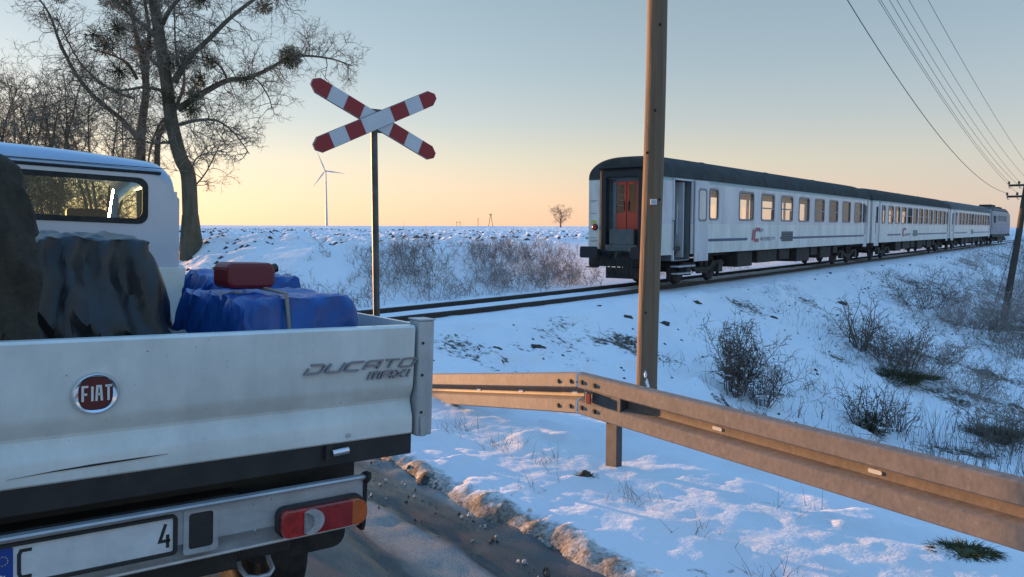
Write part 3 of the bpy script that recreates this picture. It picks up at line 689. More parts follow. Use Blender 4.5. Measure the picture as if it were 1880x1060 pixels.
for s in (1, -1):
    lo.box((s*1.0-.03, 2.99, .55), (s*1.0+.03, 4.55, 1.50)); lo.box((s*.985-.03, 2.99, 1.50), (s*.985+.03, 3.22, 2.0))
    lo.add([(s*.97, 4.40, 2.12), (s*.97, 4.46, 2.12), (s*.99, 5.12, 1.38), (s*.99, 5.00, 1.38), (s*.92, 4.40, 2.12), (s*.92, 4.46, 2.12), (s*.93, 5.12, 1.38), (s*.93, 5.00, 1.38)], [(0,1,2,3),(7,6,5,4),(0,3,7,4),(1,5,6,2),(0,4,5,1),(3,2,6,7)])
lo.loft([[(x, y, z) for x, z in ((-hw, .35), (hw, .35), (hw, zt-.1), (hw-.12, zt), (-hw+.12, zt), (-hw, zt-.1))] for y, hw, zt in ((4.5, 1.02, 1.42), (5.1, 1.01, 1.36), (5.45, .98, 1.18), (5.6, .90, .95))])
lo.build('cab_body', M['cab_paint'], T, smooth=30)
ws = MB(); ws.add([(-.95, 4.44, 2.12), (.95, 4.44, 2.12), (.95, 5.06, 1.38), (-.95, 5.06, 1.38)], [(0,1,2,3)])
ws.build('windscreen', M['cab_glass'], T)
sg = MB()
for s in (1, -1): sg.add([(s*.985, 3.23, 1.5), (s*.985, 4.92, 1.5), (s*.965, 4.44, 2.05), (s*.965, 3.23, 2.05)], [(0,1,2,3)])
sg.build('side_window', M['cab_glass'], T)
st_ = MB()
for x in (-.5, .1, .55): st_.loft([[(x+a*.22, y_, z) for a in (-1, 1) for y_ in (3.35, 3.50)][0:2]+[(x+.22, 3.5, z), (x-.22, 3.5, z)] for z in (1.0, 1.62, 1.72)]); st_.cbox((x, 3.42, 1.80), (.24, .09, .14))
st_.build('seat', M['dark_inside'], T, bevel=.02)

# ------------------------------------------------------------------ load in the truck bed (each its own thing, standing in the bed)
TM = Matrix.Translation((-1.238, 2.158, .004)) @ Matrix.Rotation(rad(38.3), 4, 'Z') @ Matrix.Rotation(rad(2.4), 4, 'Y')
def lump(name, label, cat, c, half, m, seed, p=2.6, amp=.12, fold=.04, group=None, sub=6, tie=False, sq=.0):
    bm = bmesh.new(); bmesh.ops.create_icosphere(bm, subdivisions=sub, radius=1)
    rp_ = random.Random(seed*13+1); planes = []
    for fr, am, cnt in ((1.3, .55, 4), (2.6, .30, 6), (5.5, .13, 8)):
        for _ in range(cnt):
            planes.append((Vector((rp_.gauss(0, 1), rp_.gauss(0, 1), rp_.gauss(0, .7))).normalized(), fr*rp_.uniform(.7, 1.3), rp_.random(), am*rp_.uniform(.5, 1.2)))
    for v in bm.verts:
        d = v.co.normalized()
        k = (abs(d.x)**p+abs(d.y)**p+abs(d.z)**p)**(-1/p)
        n1 = mnoise.noise(d*1.7+Vector((seed*3.1, 0, 0)))*amp
        q_ = d+.22*mnoise.noise_vector(d*1.9+Vector((seed, 0, seed)))
        n2 = 0.
        for nn, fr, ph, am in planes:
            u_ = (q_.dot(nn)*fr+ph) % 1.0
            n2 += am*(abs(2*u_-1)-.5)
        r_ = k*(1+n1+n2*fold)
        v.co = Vector((d.x*half[0]*r_, d.y*half[1]*r_, d.z*half[2]*r_))
        if v.co.z < -half[2]*.9: v.co.z = -half[2]*.9
    me = bpy.data.meshes.new(name); bm.to_mesh(me); bm.free(); me.materials.append(m)
    me.polygons.foreach_set('use_smooth', [True]*len(me.polygons))
    o = link(name, me); o.matrix_world = TM @ Matrix.Translation((c[0], c[1], c[2]))
    tag(o, label, cat, group); return o
def in_bed(x, y, z): return tuple(TM @ Vector((x, y, z)))
# ------------------------------------------------------------------ guard rail
gr = thing('guard_rail', 'tan galvanised steel guard rail bending down behind the truck on the snowy verge', 'guard rail', (G0[0], G0[1], 0))
GP = [(.028, .156), (.074, .148), (.083, .138), (.083, .052), (.074, .042), (.012, .026), (.008, .018), (.008, -.018), (.012, -.026), (.074, -.042), (.083, -.052), (.083, -.138), (.074, -.148), (.028, -.156)]
th_ = .004
GPc = GP+[(a-th_, b*(1 if abs(b) < .15 else .985)) for a, b in reversed(GP)]
GD1 = Vector((.565, -.825, 0)).normalized(); GD2 = Vector((-.507, .862, 0)); 
def beam_ring(p, along, zc, off=0., sc=1.0):
    a = Vector(along).normalized(); nrm = Vector((-GN[0], -GN[1], 0))
    nrm = (nrm-a*nrm.dot(a)); nrm.z = 0; nrm.normalize()
    return [tuple(Vector((p[0], p[1], zc+b*sc))+nrm*(d-.083+off)) for d, b in GPc]
B0 = Vector((0, 0, 0))
bmR = MB(); bmR.loft([beam_ring(B0+GD1*s, GD1, .515) for s in (.01, 1, 2, 4, 6, 9)])
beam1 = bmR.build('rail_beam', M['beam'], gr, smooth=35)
bmL = MB(); bmL.loft([beam_ring(B0+GD2*s, GD2, .515-.168*max(s-.0, 0) if s > 0 else .515) for s in (.26, .9, 1.6, 2.4, 3.4, 4.2)])
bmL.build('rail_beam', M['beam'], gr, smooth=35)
spl = MB(); spl.loft([beam_ring(B0+GD2*s, GD2, .515-.168*s, .004, 1.006) for s in (.0, .15, .30)]); 
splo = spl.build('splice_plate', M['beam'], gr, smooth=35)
nrmR = Vector((-GN[0], -GN[1], 0))
def bolt(s, zc, left):
    d = GD2 if left else GD1
    p = B0+d*s; z = .515+zc-(.168*s if left else 0)
    n = nrmR-d*nrmR.dot(d); n.normalize()
    c = Vector((p.x, p.y, z))+n*(.0045 if left else .0005)
    b = MB(); b.tube([c, c+n*.012], .013, 6); b.tube([c, c+n*.004], .019, 10); b.build('bolt', M['bolt_steel'], gr)
for z in (.093, -.093):
    for s in (.07, .23): bolt(s, z, True)
    for s in (.06, .20): bolt(s, z, False)
def refl(s, left, m, w=.072):
    d = GD2 if left else GD1
    p = B0+d*s; z = .515-(.168*s if left else 0)
    n = nrmR-d*nrmR.dot(d); n.normalize()
    c = Vector((p.x, p.y, z))+n*(-.074)
    u_ = Vector((d.x, d.y, -.168 if left else 0)).normalized()
    r_ = MB(); pts = rrect(-w/2, w/2, -.0105, .0105, .009)
    r_.prism(pts, lambda a, b, dd: tuple(c+u_*a+Vector((0, 0, b))+n*dd), .0, .004); r_.build('slot_marker', m, gr)
for s in (1.25, 2.25, 3.3, 4.3): refl(s, False, M['reflect_white'])
for s in (.12, .90, 1.65): refl(s, True, M['reflect_white'])
# posts with spacer
for i, (s, lf) in enumerate(((.27, False), (4.27, False), (-3.73, False))):
    q = B0+GD1*s
    n = nrmR-GD1*nrmR.dot(GD1); n.normalize()
    a = GD1
    P_ = lambda da, dn, z, q=q: tuple(Vector((q.x, q.y, z))+a*da-n*dn)
    gz0 = gz(G0[0]+q.x, G0[1]+q.y)
    ht = .640 if s > 0 else .05
    po = MB()
    fn = lambda x, y, d: P_(x, y, d)
    cs = [(-.055, .10), (.055, .10), (.055, .155), (.047, .155), (.047, .106), (-.047, .106), (-.047, .155), (-.055, .155)]
    po.prism(cs, fn, gz0-.3, ht); po.build('post', M['post_steel'], gr)
    if i == 0:
        sp_ = MB(); sp_.prism([(-.10, .003), (.20, .003), (.20, .096), (-.10, .096)], fn, .455, .575); sp_.build('spacer', M['post_steel'], gr, bevel=.004)
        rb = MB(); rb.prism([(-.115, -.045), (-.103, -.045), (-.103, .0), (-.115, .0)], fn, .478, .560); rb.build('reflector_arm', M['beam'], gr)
        r2 = MB(); r2.prism([(-.1025, -.050), (-.06, -.050), (-.06, -.042), (-.1025, -.042)], fn, .480, .552); r2.build('red_reflector', M['reflect_red'], gr)  # small red tab on the spacer
# ------------------------------------------------------------------ level crossing cross
sx, sy = -1.03, 6.0
cross = thing('crossing_sign', 'red and white diagonal cross sign of the level crossing on a thin grey post', 'sign', (sx, sy, 0), (0, 0, rad(38.3)))
zc = 2.54
pm = MB(); pm.tube([(0, .055, gz(sx, sy)-.3), (0, .055, zc+.09)], .026, 14); pm.build('post', M['sign_post'], cross, smooth=40)
bk = MB(); bk.box((-.06, .022, zc-.09), (.06, .029, zc+.09)); bk.build('clamp', M['sign_back'], cross)
for sgn, dy in ((1, -.012), (-1, .006)):
    ang = rad(24.3)*sgn
    f = lambda a, b, d, ang=ang: (a*math.cos(ang)-b*math.sin(ang), d, zc+a*math.sin(ang)+b*math.cos(ang))
    L, w = .572, .058
    a_ = MB(); a_.prism([(-L, -.02), (-L+.05, -w), (L-.05, -w), (L, -.02), (L, .02), (L-.05, w), (-L+.05, w), (-L, .02)], f, dy, dy+.010)
    ao = a_.build('cross_arm', M['sign_white'], cross)
    eg = MB(); eg.prism([(-L-.002, -.022), (-L+.048, -w-.003), (L-.048, -w-.003), (L+.002, -.022), (L+.002, .022), (L-.048, w+.003), (-L+.048, w+.003), (-L-.002, .022)], f, dy+.0105, dy+.016); eg.build('arm_edge', M['sign_back'], ao)
    for k in (-1, 1):
        e = MB(); pts = [(k*(L-.001), -.02), (k*(L-.05), -w+.001), (k*.424, -w+.001), (k*.424, w-.001), (k*(L-.05), w-.001), (k*(L-.001), .02)]
        if k < 0: pts = pts[::-1]
        e.prism(pts, f, dy-.0025, dy-.0005); e.build('red_stripe', M['sign_red'], ao)
        e = MB(); pts = [(k*.281, -w+.001), (k*.281, w-.001), (k*.137, w-.001), (k*.137, -w+.001)]
        if k < 0: pts = pts[::-1]
        e.prism(pts, f, dy-.0025, dy-.0005); e.build('red_stripe', M['sign_red'], ao)
#@@PART2_END
# ------------------------------------------------------------------ train: local x forward along the track, y to the far side, z up from the rail head
YAWT = math.atan2(TT[1], TT[0])
def on_track(t): return (C0[0]+TT[0]*t, C0[1]+TT[1]*t, RAIL_Z)
def hw_at(L, Lt=24.2): 
    e = min(L, Lt-L); return 1.41-.15*max(0, 1-e/2.7)
_shared = {}
def shared(key, fn):
    if key not in _shared: _shared[key] = fn()
    return _shared[key]
def wheelset_mesh():
    m_ = MB()
    prof_w = [(.04, -.07), (.40, -.07), (.43, -.05), (.46, .03), (.47, .06), (.42, .065), (.38, .04), (.12, .03), (.10, .09), (.04, .09)]
    for s in (1, -1):
        rings = []
        for i in range(25):
            a = 2*PI*i/24; rings.append([(r_*math.cos(a), s*(.70-d_), .46+r_*math.sin(a)) for r_, d_ in prof_w])
        m_.loft(rings, close=False, caps=False)
    m_.tube([(0, -.7, .46), (0, .7, .46)], .08, 8)
    return m_.mesh('wheelset', M['coach_under'], 40)
def bogie_mesh():
    m_ = MB()
    for s in (1, -1):
        y = s*1.0
        m_.prism([(-1.75, .58), (-1.55, .72), (-.75, .70), (-.5, .52), (.5, .52), (.75, .70), (1.55, .72), (1.75, .58), (1.5, .52), (.8, .55), (.55, .38), (-.55, .38), (-.8, .55), (-1.5, .52)], lambda a, b, d: (a, d, b), y-.07, y+.07)
        for x in (-1.25, 1.25):
            m_.cbox((x, y*1.06, .46), (.34, .16, .30)); 
            for dx in (-.30, .30): m_.tube([(x+dx, y, .48), (x+dx, y, .70)], .085, 8)
        m_.tube([(-.2, y*1.04, .55), (-.2, y*1.04, .95)], .10, 8); m_.tube([(.2, y*1.04, .55), (.2, y*1.04, .95)], .10, 8)
        m_.cbox((0, y*1.02, .36), (.7, .12, .08)); m_.cbox((1.9, y*.75, .40), (.08, .1, .5)); m_.cbox((-1.9, y*.75, .40), (.08, .1, .5))
    m_.box((-.45, -.95, .5), (.45, .95, .78)); m_.box((-1.7, -.9, .55), (-1.55, .9, .68)); m_.box((1.55, -.9, .55), (1.7, .9, .68))
    return m_.mesh('bogie', M['coach_under'])
def wall_strip(mb, s, L0, L1, z0, z1, th=.05, lean=0., out=0.):
    cuts = sorted({L0, L1}|{c for c in (2.7, 24.2-2.7) if L0 < c < L1})
    for a, b in zip(cuts, cuts[1:]):
        ya, yb = (hw_at(a)+out)*s, (hw_at(b)+out)*s
        mb.add([(a, ya, z0), (b, yb, z0), (b, yb-s*th, z0), (a, ya-s*th, z0), (a, ya-s*lean, z1), (b, yb-s*lean, z1), (b, yb-s*(th+lean), z1), (a, ya-s*(th+lean), z1)],
               [(0,3,2,1),(4,5,6,7),(0,1,5,4),(1,2,6,5),(2,3,7,6),(3,0,4,7)])
ZW0, ZW1 = 2.10, 3.07
def frame_mesh(w, h, split, key):
    def mk():
        m_ = MB(); f = lambda a, b, d: (a, d, b)
        ring_prism(m_, rrect(-.035, w+.035, -.035, h+.035, .13, 4), rrect(.03, w-.03, .03, h-.03, .09, 4), f, -.018, .03)
        if split: m_.box((.02, -.016, h*.44), (w-.02, .02, h*.44+.045))
        return m_.mesh('window', M['coach_frame'])
    return shared(key, mk)
def pane_mesh(w, h, key, g='coach_glass'):
    def mk():
        m_ = MB(); m_.prism(rrect(.02, w-.02, .02, h-.02, .08, 3), lambda a, b, d: (a, d, b), .0, .012); return m_.mesh('pane', M[g])
    return shared(key, mk)
def coach(t0, label, wins, door_open=False, split_from=1, detail=2, logo=True, roofm=None, dark_open=()):
    c = thing('passenger_coach', label, 'train coach', on_track(t0), (0, 0, YAWT), 'coaches of the passenger train')
    L = 24.2; NS, FS = -1, 1
    far = [(.75, 1.65)]+[(2.2+1.63*i, 2.2+1.63*i+1.40) for i in range(12)]
    doors_n = [(.72, 1.84)] if door_open else [(.55, 1.35)]
    doors_f = [(L-1.35, L-.55)]
    # walls, near side
    for s, wl_, ds in ((NS, wins, doors_n+doors_f), (FS, far, [])):
        ops = sorted([(a, b, 'w') for a, b in wl_]+[(a, b, 'd') for a, b in ds])
        lower, upper, corn = MB(), MB(), MB()
        solid = []; x = 0
        for a, b, k in sorted([(a, b, 'd') for a, b in ds]):
            solid.append((x, a)); x = b
        solid.append((x, L))
        for a, b in solid:
            lz = 1.0
            wall_strip(lower, s, a, b, lz, 1.94); wall_strip(upper, s, a, b, 1.94, ZW0); wall_strip(corn, s, a, b, 3.22, 3.34, lean=.03)
        for a, b in ds: wall_strip(corn, s, a, b, 3.285, 3.34, lean=.02)
        x = 0
        for a, b, k in ops:
            if a > x: wall_strip(upper, s, x, a, ZW0, 3.22)
            if k == 'w': wall_strip(upper, s, a, b, ZW1, 3.22)
            x = b
        wall_strip(upper, s, x, L, ZW0, 3.22)
        lower.build('lower_wall', M['coach_white'], c); upper.build('upper_wall', M['coach_lilac'], c); corn.build('cornice', M['coach_green'], c)
    # line along the side
    bl = MB()
    for a, b in ([(2.9, 6.35), (9.75, 22.7)] if logo else [(1.6, 7.6), (10.6, 22.7)]): wall_strip(bl, NS, a, b, 1.37, 1.46, th=.004, out=.004)
    bl.build('side_line', M['coach_blue'], c)
    gp = MB(); gx = 9.9; wall_strip(gp, NS, gx, gx+1.35, 1.28, 1.68, th=.006, out=.010); gpo = gp.build('vent_grille', M['grey_panel'], c)
    if detail > 1:
        sl_ = MB()
        for k in range(5): wall_strip(sl_, NS, gx+.05, gx+1.30, 1.315+.07*k, 1.345+.07*k, th=.008, out=.018)
        so2 = sl_.build('slat_row', M['coach_rubber'], gpo); so2['kind'] = 'stuff'
    # windows
    for i, (a, b) in enumerate(wins):
        w = b-a; big = w > 1.0
        fo = link('window', frame_mesh(round(w, 2), ZW1-ZW0, big and i % 3 != split_from, (round(w, 2), big and i % 3 != split_from)), c)
        fo.location = (a, -hw_at((a+b)/2), ZW0)
        if i in dark_open:
            q = MB(); q.box((.0, .03, .45), (w, .05, .97)); q.build('open_sash', M['dark_inside'], fo)
        else:
            po = link('pane', pane_mesh(round(w, 2), ZW1-ZW0, ('p', round(w, 2), detail), 'coach_glass' if detail > 1 else 'coach_glass_dark'), fo); po.location = (0, .015, 0)
            if big:
                rq = random.Random(int(t0*3)+i*7); ww = rq.uniform(.08, .22); hq = .40 if i % 3 != split_from else .93
                cu = MB(); cu.box((w-.03-ww, .05, .03), (w-.02, .07, hq)); cu.build('curtain', M['curtain'], fo)
    for a, b in far:
        po = link('pane', pane_mesh(round(b-a, 2), ZW1-ZW0, ('p', round(b-a, 2))), c); po.location = (a, 1.39, ZW0)
    # doors
    for k, (a, b) in enumerate(doors_n+doors_f):
        if door_open and k == 0: continue
        d = MB(); wall_strip(d, NS, a+.01, b-.01, .82, 3.28, out=-.035); do = d.build('door', M['coach_lilac'], c)
        wn_ = MB(); wall_strip(wn_, NS, a+.22, b-.22, 2.1, 3.0, th=.006, out=-.028); wn_.build('door_window', M['coach_rubber'], do)
        hd = MB(); hd.tube([(a+.1, -hw_at(a)+.0, 1.5), (a+.1, -hw_at(a)+.0, 2.5)], .018, 6); hd.build('handrail', M['chrome_grey'], do)
    # roof
    rf_ = MB(); rings = []
    nseg = 22
    xs = [-.04, .0, .6, 1.5, 2.7, 8, 14, L-2.7, L-1.5, L-.6, L, L+.04]
    for x in xs:
        xc = min(max(x, 0), L); hw = hw_at(xc); e = min(xc, L-xc)
        drop = .10*max(0, 1-e/1.6)**2+(.05 if x < 0 or x > L else 0)
        top = []
        for i in range(nseg+1):
            a = PI*i/nseg; cx_, sx_ = math.cos(a), math.sin(a)
            p = 2.35
            top.append((x, hw*math.copysign(abs(cx_)**(2/p), cx_)*(1-.0), 3.335+(.735-drop)*sx_**(2/p)))
        rings.append(top+[(x, -hw+.06, 3.335), (x, hw-.06, 3.335)])
    rf_.loft(rings); rfo = rf_.build('roof', roofm or M['coach_roof'], c, smooth=35)
    rib = MB()
    for x in (5.2, 11.5, 17.8):
        rib.cbox((x, 0, 4.08), (.34, .34, .10))
    rib.build('roof_vent', M['coach_roof'], rfo, bevel=.02)['kind'] = 'stuff'
    # floor, inner partitions
    fl_ = MB(); fl_.box((.06, -1.2, 1.12), (L-.06, 1.2, 1.24)); fl_.box((.0, -1.05, .95), (L, 1.05, 1.119)); fl_.build('floor', M['coach_floor'], c)
    for lo_, hi_ in (((2.15, -1.3, 1.25), (2.20, -.45, 3.3)), ((2.15, .45, 1.25), (2.20, 1.3, 3.3)), ((.10, .35, 1.25), (2.149, 1.2, 3.3)), ((L-2.2, -1.3, 1.25), (L-2.15, -.45, 3.3)), ((L-2.2, .45, 1.25), (L-2.15, 1.3, 3.3))):
        MB().box(lo_, hi_).build('partition', M['grey_panel'], c)
    se = MB()
    for i in range(16 if detail > 1 else 0):
        x = 3.6+i*1.15
        for y in (-.85, .85): se.box((x, y-.45, 1.25), (x+.12, y+.45, 2.08))
    if detail > 1: se.build('seat_row', M['dark_inside'], c)['kind'] = 'stuff'
    # ends
    for k, x in ((-1, 0.), (1, L)):
        hw = hw_at(0)
        for s in (1, -1):
            ep = MB(); ep.box((min(x, x+k*.03), min(s*.86, s*hw), 1.0), (max(x, x+k*.03), max(s*.86, s*hw), 3.32)); ep.build('end_wall', M['coach_white'], c)
        arch = MB(); pts = [(y, z) for _, y, z in [(0, hw*math.copysign(abs(math.cos(PI*i/22))**(2/2.35), math.cos(PI*i/22)), 3.335+.60*math.sin(PI*i/22)**(2/2.35)) for i in range(23)]]
        arch.prism(pts+[(-hw, 3.30), (hw, 3.30)], lambda a, b, d: (d, a, b), x+k*.005, x+k*.035); arch.build('end_arch', M['end_grey'], c)
        gw_ = MB(); f = lambda a, b, d: (d, a, b)
        ring_prism(gw_, rrect(-.80, .80, 1.02, 3.62, .10), rrect(-.56, .56, 1.10, 3.36, .04), f, x+k*.02, x+k*.12)
        ring_prism(gw_, rrect(-.74, .74, 1.06, 3.56, .10), rrect(-.56, .56, 1.10, 3.36, .04), f, x+k*.12, x+k*.17)
        gw_.box((min(x+k*.05, x+k*.25), -.84, 3.621), (max(x+k*.05, x+k*.25), .84, 3.67))
        gwo = gw_.build('gangway_frame', M['coach_rubber'], c, bevel=.02)
        bf_ = MB(); bf_.box((min(x, x+k*.02), -.86, 1.0), (max(x, x+k*.02), -.535, 3.3)); bf_.box((min(x, x+k*.02), .535, 1.0), (max(x, x+k*.02), .86, 3.3)); bf_.box((min(x-k*.01, x+k*.019), -1.25, .62), (max(x-k*.01, x+k*.019), 1.25, 1.0)); bf_.build('end_beam', M['coach_under'], c)
        if k < 0:
            # recessed gangway doors: orange leaves with glass above
            fr = MB(); ring_prism(fr, rrect(-.535, .535, 1.12, 3.34, .02), rrect(-.44, .46, 1.2, 3.24, .02), f, .10, .16); fro = fr.build('gangway_door', M['grey_panel'], c)
            bp2 = MB(); bp2.box((-.20, -.535, 1.10), (.10, .535, 1.30)); bp2.box((-.18, -.42, 1.30), (.05, .42, 1.78)); bp2.build('bridge_plate', M['end_grey'], c, bevel=.02)
            for (y0, y1) in ((-.43, -.03), (.0, .45)):
                d = MB(); d.box((.115, y0, 1.7), (.145, y1, 2.28)); d.box((.115, y0, 2.28), (.145, y0+.07, 3.23)); d.box((.115, y1-.07, 2.28), (.145, y1, 3.23)); d.box((.115, y0+.07, 3.14), (.145, y1-.07, 3.23))
                dd = d.build('door_leaf', M['orange_door'], fro)
                g_ = MB(); g_.box((.125, y0+.07, 2.28), (.132, y1-.07, 3.14)); g_.build('leaf_window', M['coach_glass'], dd)
                h_ = MB(); h_.tube([(.10, y0+.06 if y0 >= 0 else y1-.06, 2.35), (.09, y0+.06 if y0 >= 0 else y1-.06, 2.45), (.10, y0+.06 if y0 >= 0 else y1-.06, 2.62)], .015, 6); h_.build('leaf_handle', M['rubber'], dd)
            bar = MB()
            for z in (2.5, 2.66, 2.82): bar.tube([(.16, .02, z), (.16, .42, z)], .009, 5)
            bar.build('window_bars', M['chrome_grey'], fro)['kind'] = 'stuff'
            for y in (1.02, -1.02):
                lp = MB(); lp.tube([(-.03, y*1.0, 1.84), (-.09, y, 1.84)], [.105, .095], 16); lo_ = lp.build('lamp_housing', M['coach_rubber'], c)
                l2 = MB(); l2.tube([(-.091, y, 1.84), (-.105, y, 1.84)], [.078, .055], 16); l2.build('tail_lens', M['tail_red'], lo_)
            if detail > 1:
                for y in (1.06,):
                    g_ = lambda a, b, d: (d, y_-a, b)
                    y_ = 1.16; word('2', 0, 2.98, .17, .11, .05, .028, g_, -.034, -.031).build('class_number', M['white_letter'], c)
                    tx = MB()
                    for (z, ya, yb) in ((2.66, 1.20, .92), (2.62, 1.20, 1.02), (2.26, 1.18, .98), (1.50, 1.20, .98), (1.42, 1.18, .92), (1.38, 1.18, 1.0)):
                        tx.box((-.034, yb, z), (-.031, ya, z+.018))
                    tx.build('data_panel', M['logo_grey'], c)['kind'] = 'stuff'
                    ym = MB(); ym.box((-.034, .98, 1.95), (-.031, 1.18, 2.05)); ym.build('yellow_mark', M['yellow'], c)
        # buffers and coupling
        for y in (.875, -.875):
            b_ = MB(); b_.box((min(x+k*.02, x+k*.60), y-.10, .96), (max(x+k*.02, x+k*.60), y+.10, 1.16)); 
            b_.prism(rrect(y-.31, y+.31, .90, 1.25, .06), f, x+k*.60, x+k*.66); b_.build('buffer', M['coach_rubber'], c, bevel=.015)
        if detail > 1 or k < 0:
            cp = MB(); cp.tube([(x+k*.05, 0, 1.04), (x+k*.45, 0, 1.04), (x+k*.52, 0, .92), (x+k*.44, 0, .84)], [.06, .05, .045, .03], 8); cp.tube([(x+k*.25, .02, .98), (x+k*.40, .03, .60), (x+k*.30, 0, .42), (x+k*.2, -.03, .6), (x+k*.25, -.02, .98)], .028, 6)
            cp.build('coupling', M['coach_under'], c)
            for y in (-.42, -.30, .30, .44):
                hs = MB(); hs.tube([(x+k*.05, y, .95), (x+k*.24, y*1.02, .84), (x+k*.28, y, .55), (x+k*.2, y*.9, .34), (x+k*.1, y*.8, .40)], .026, 6); hs.build('brake_hose', M['rubber'], c)
            ap = MB(); ap.box((min(x+k*.0, x+k*.03), -.62, .26), (max(x+k*.0, x+k*.03), .62, .60)); 
            for y in (-1.05, 1.05): ap.box((min(x, x+k*.28), y-.17, .58), (max(x, x+k*.28), y+.17, .61)); ap.box((min(x, x+k*.03), y-.17, .58), (max(x, x+k*.03), y+.17, .9))
            ap.build('end_step', M['coach_under'], c)
    # underframe
    for xb in (3.4, L-3.4):
        bo = link('bogie', shared('bogie', bogie_mesh), c); bo.location = (xb, 0, 0)
        for dx in (-1.25, 1.25):
            w_ = link('wheelset', shared('wheelset', wheelset_mesh), bo); w_.location = (dx, 0, 0)
    rng = random.Random(int(t0*7)+3)
    for (xa, xb, z) in ((5.9, 7.3, .42), (7.8, 9.9, .50), (10.2, 11.4, .55), (12.3, 14.0, .40), (14.2, 15.1, .62), (15.6, 17.2, .45), (17.6, 18.3, .62)):
        u = MB(); u.box((xa, -1.25, z), (xb, -.35, .99)); u.build('equipment_box', M['coach_under'], c, bevel=.03)
    sl2 = MB(); sl2.box((.3, -.9, .86), (L-.3, .9, .95)); sl2.box((5.4, -.15, .60), (18.8, .15, .86)); sl2.build('underframe', M['coach_under'], c)
    if door_open:
        # open doorway: step well, folded leaf slid along the side, rails
        wv = MB(); wv.box((.74, -1.30, .80), (1.82, -.55, .84)); wv.box((.74, -1.0, .84), (1.82, -.55, 1.05)); wv.box((.66, -1.27, .82), (.735, -.5, 3.28)); wv.box((1.825, -1.27, .82), (1.88, -.5, 3.28)); wv.build('step_well', M['grey_panel'], c)
        ew = MB(); ew.box((.74, -.5, 1.25), (1.80, -.46, 3.28)); ew.build('vestibule_wall', M['dark_inside'], c)
        l1 = MB(); l1.box((1.40, -1.28, .90), (1.44, -.62, 3.22)); l1o = l1.build('inner_leaf', M['coach_lilac'], c)
        hd = MB(); hd.tube([(1.38, -1.05, 1.62), (1.33, -1.10, 1.66), (1.33, -1.10, 2.52), (1.38, -1.05, 2.56)], .018, 6); hd.build('handrail', M['white_letter'], l1o)
        dl_ = MB(); wall_strip(dl_, NS, 1.93, 2.84, .76, 3.30, th=.045, out=.075); dlo = dl_.build('door', M['coach_lilac'], c, bevel=.012)
        dw = MB(); a, b = 2.17, 2.62
        ring_prism(dw, rrect(a-.05, b+.05, 2.02, 3.06, .12), rrect(a, b, 2.08, 3.0, .08), lambda p, q, d: (p, -(hw_at(p)+.075)-d, q), .001, .012); dw.build('door_window_frame', M['coach_frame'], dlo)
        dg = MB(); dg.prism(rrect(a, b, 2.08, 3.0, .08), lambda p, q, d: (p, -(hw_at(p)+.075)-d, q), .001, .006); dg.build('door_window', M['coach_glass'], dlo)
        sp_ = MB(); sp_.box((.70, -1.50, .62), (1.86, -1.22, .66)); sp_.box((.75, -1.46, .40), (1.81, -1.22, .44)); sp_.build('door_step', M['galv'], c)
        jr = MB(); jr.box((.64, -1.33, .82), (.70, -1.27, 3.30)); jr.box((.70, -1.35, 3.26), (2.9, -1.36, 3.30)); jr.build('door_jamb', M['coach_lilac'], c)
        hd2 = MB(); hd2.tube([(.60, -1.34, 1.15), (.60, -1.38, 1.2), (.60, -1.38, 2.0), (.60, -1.34, 2.05)], .016, 6); hd2.build('outside_handrail', M['rubber'], c)
    if logo:
        y = -1.4165; g_ = lambda a, b, d: (a, y-d, b)
        word('IC', 6.75, 1.36, .40, .46, .13, .13, g_, .0, .004, shear=.30).build('logo', M['logo_red'], c)
        word('PKP', 7.35, 1.66, .11, .13, .06, .03, g_, .0, .004, shear=.2).build('logo_lettering', M['logo_grey'], c)
        word('INTERCITY', 7.62, 1.35, .11, .13, .07, .032, g_, .0, .004, shear=.2).build('logo_lettering', M['logo_grey'], c)
    return c
w1 = [(3.05, 3.72)]+[(5.55+2.19*i, 5.55+2.19*i+1.32) for i in range(8)]+[(22.45, 22.85)]
w1 = [(3.05, 3.72)]+[(5.55+2.14*i, 5.55+2.14*i+1.32) for i in range(8)]+[(22.25, 22.68)]
coach(0, 'rearmost grey and lilac passenger coach, nearest the wooden pole, with an open side door', w1, door_open=True, split_from=1)
w2 = [(1.75, 2.35)]+[(3.0+1.72*i, 3.0+1.72*i+1.22) for i in range(11)]+[(22.1, 22.6)]
coach(24.75, 'middle passenger coach of the train, pale grey with one dark open window', w2, detail=1, dark_open=(4,), split_from=2)
coach(49.5, 'front passenger coach, pale grey green roof, coupled right behind the locomotive', w2, detail=1, dark_open=(5,), logo=False, split_from=0, roofm=mat('coach_roof_green', (.085, .10, .105), .7, n_scale=1.5, n_col=(.065, .08, .085)))
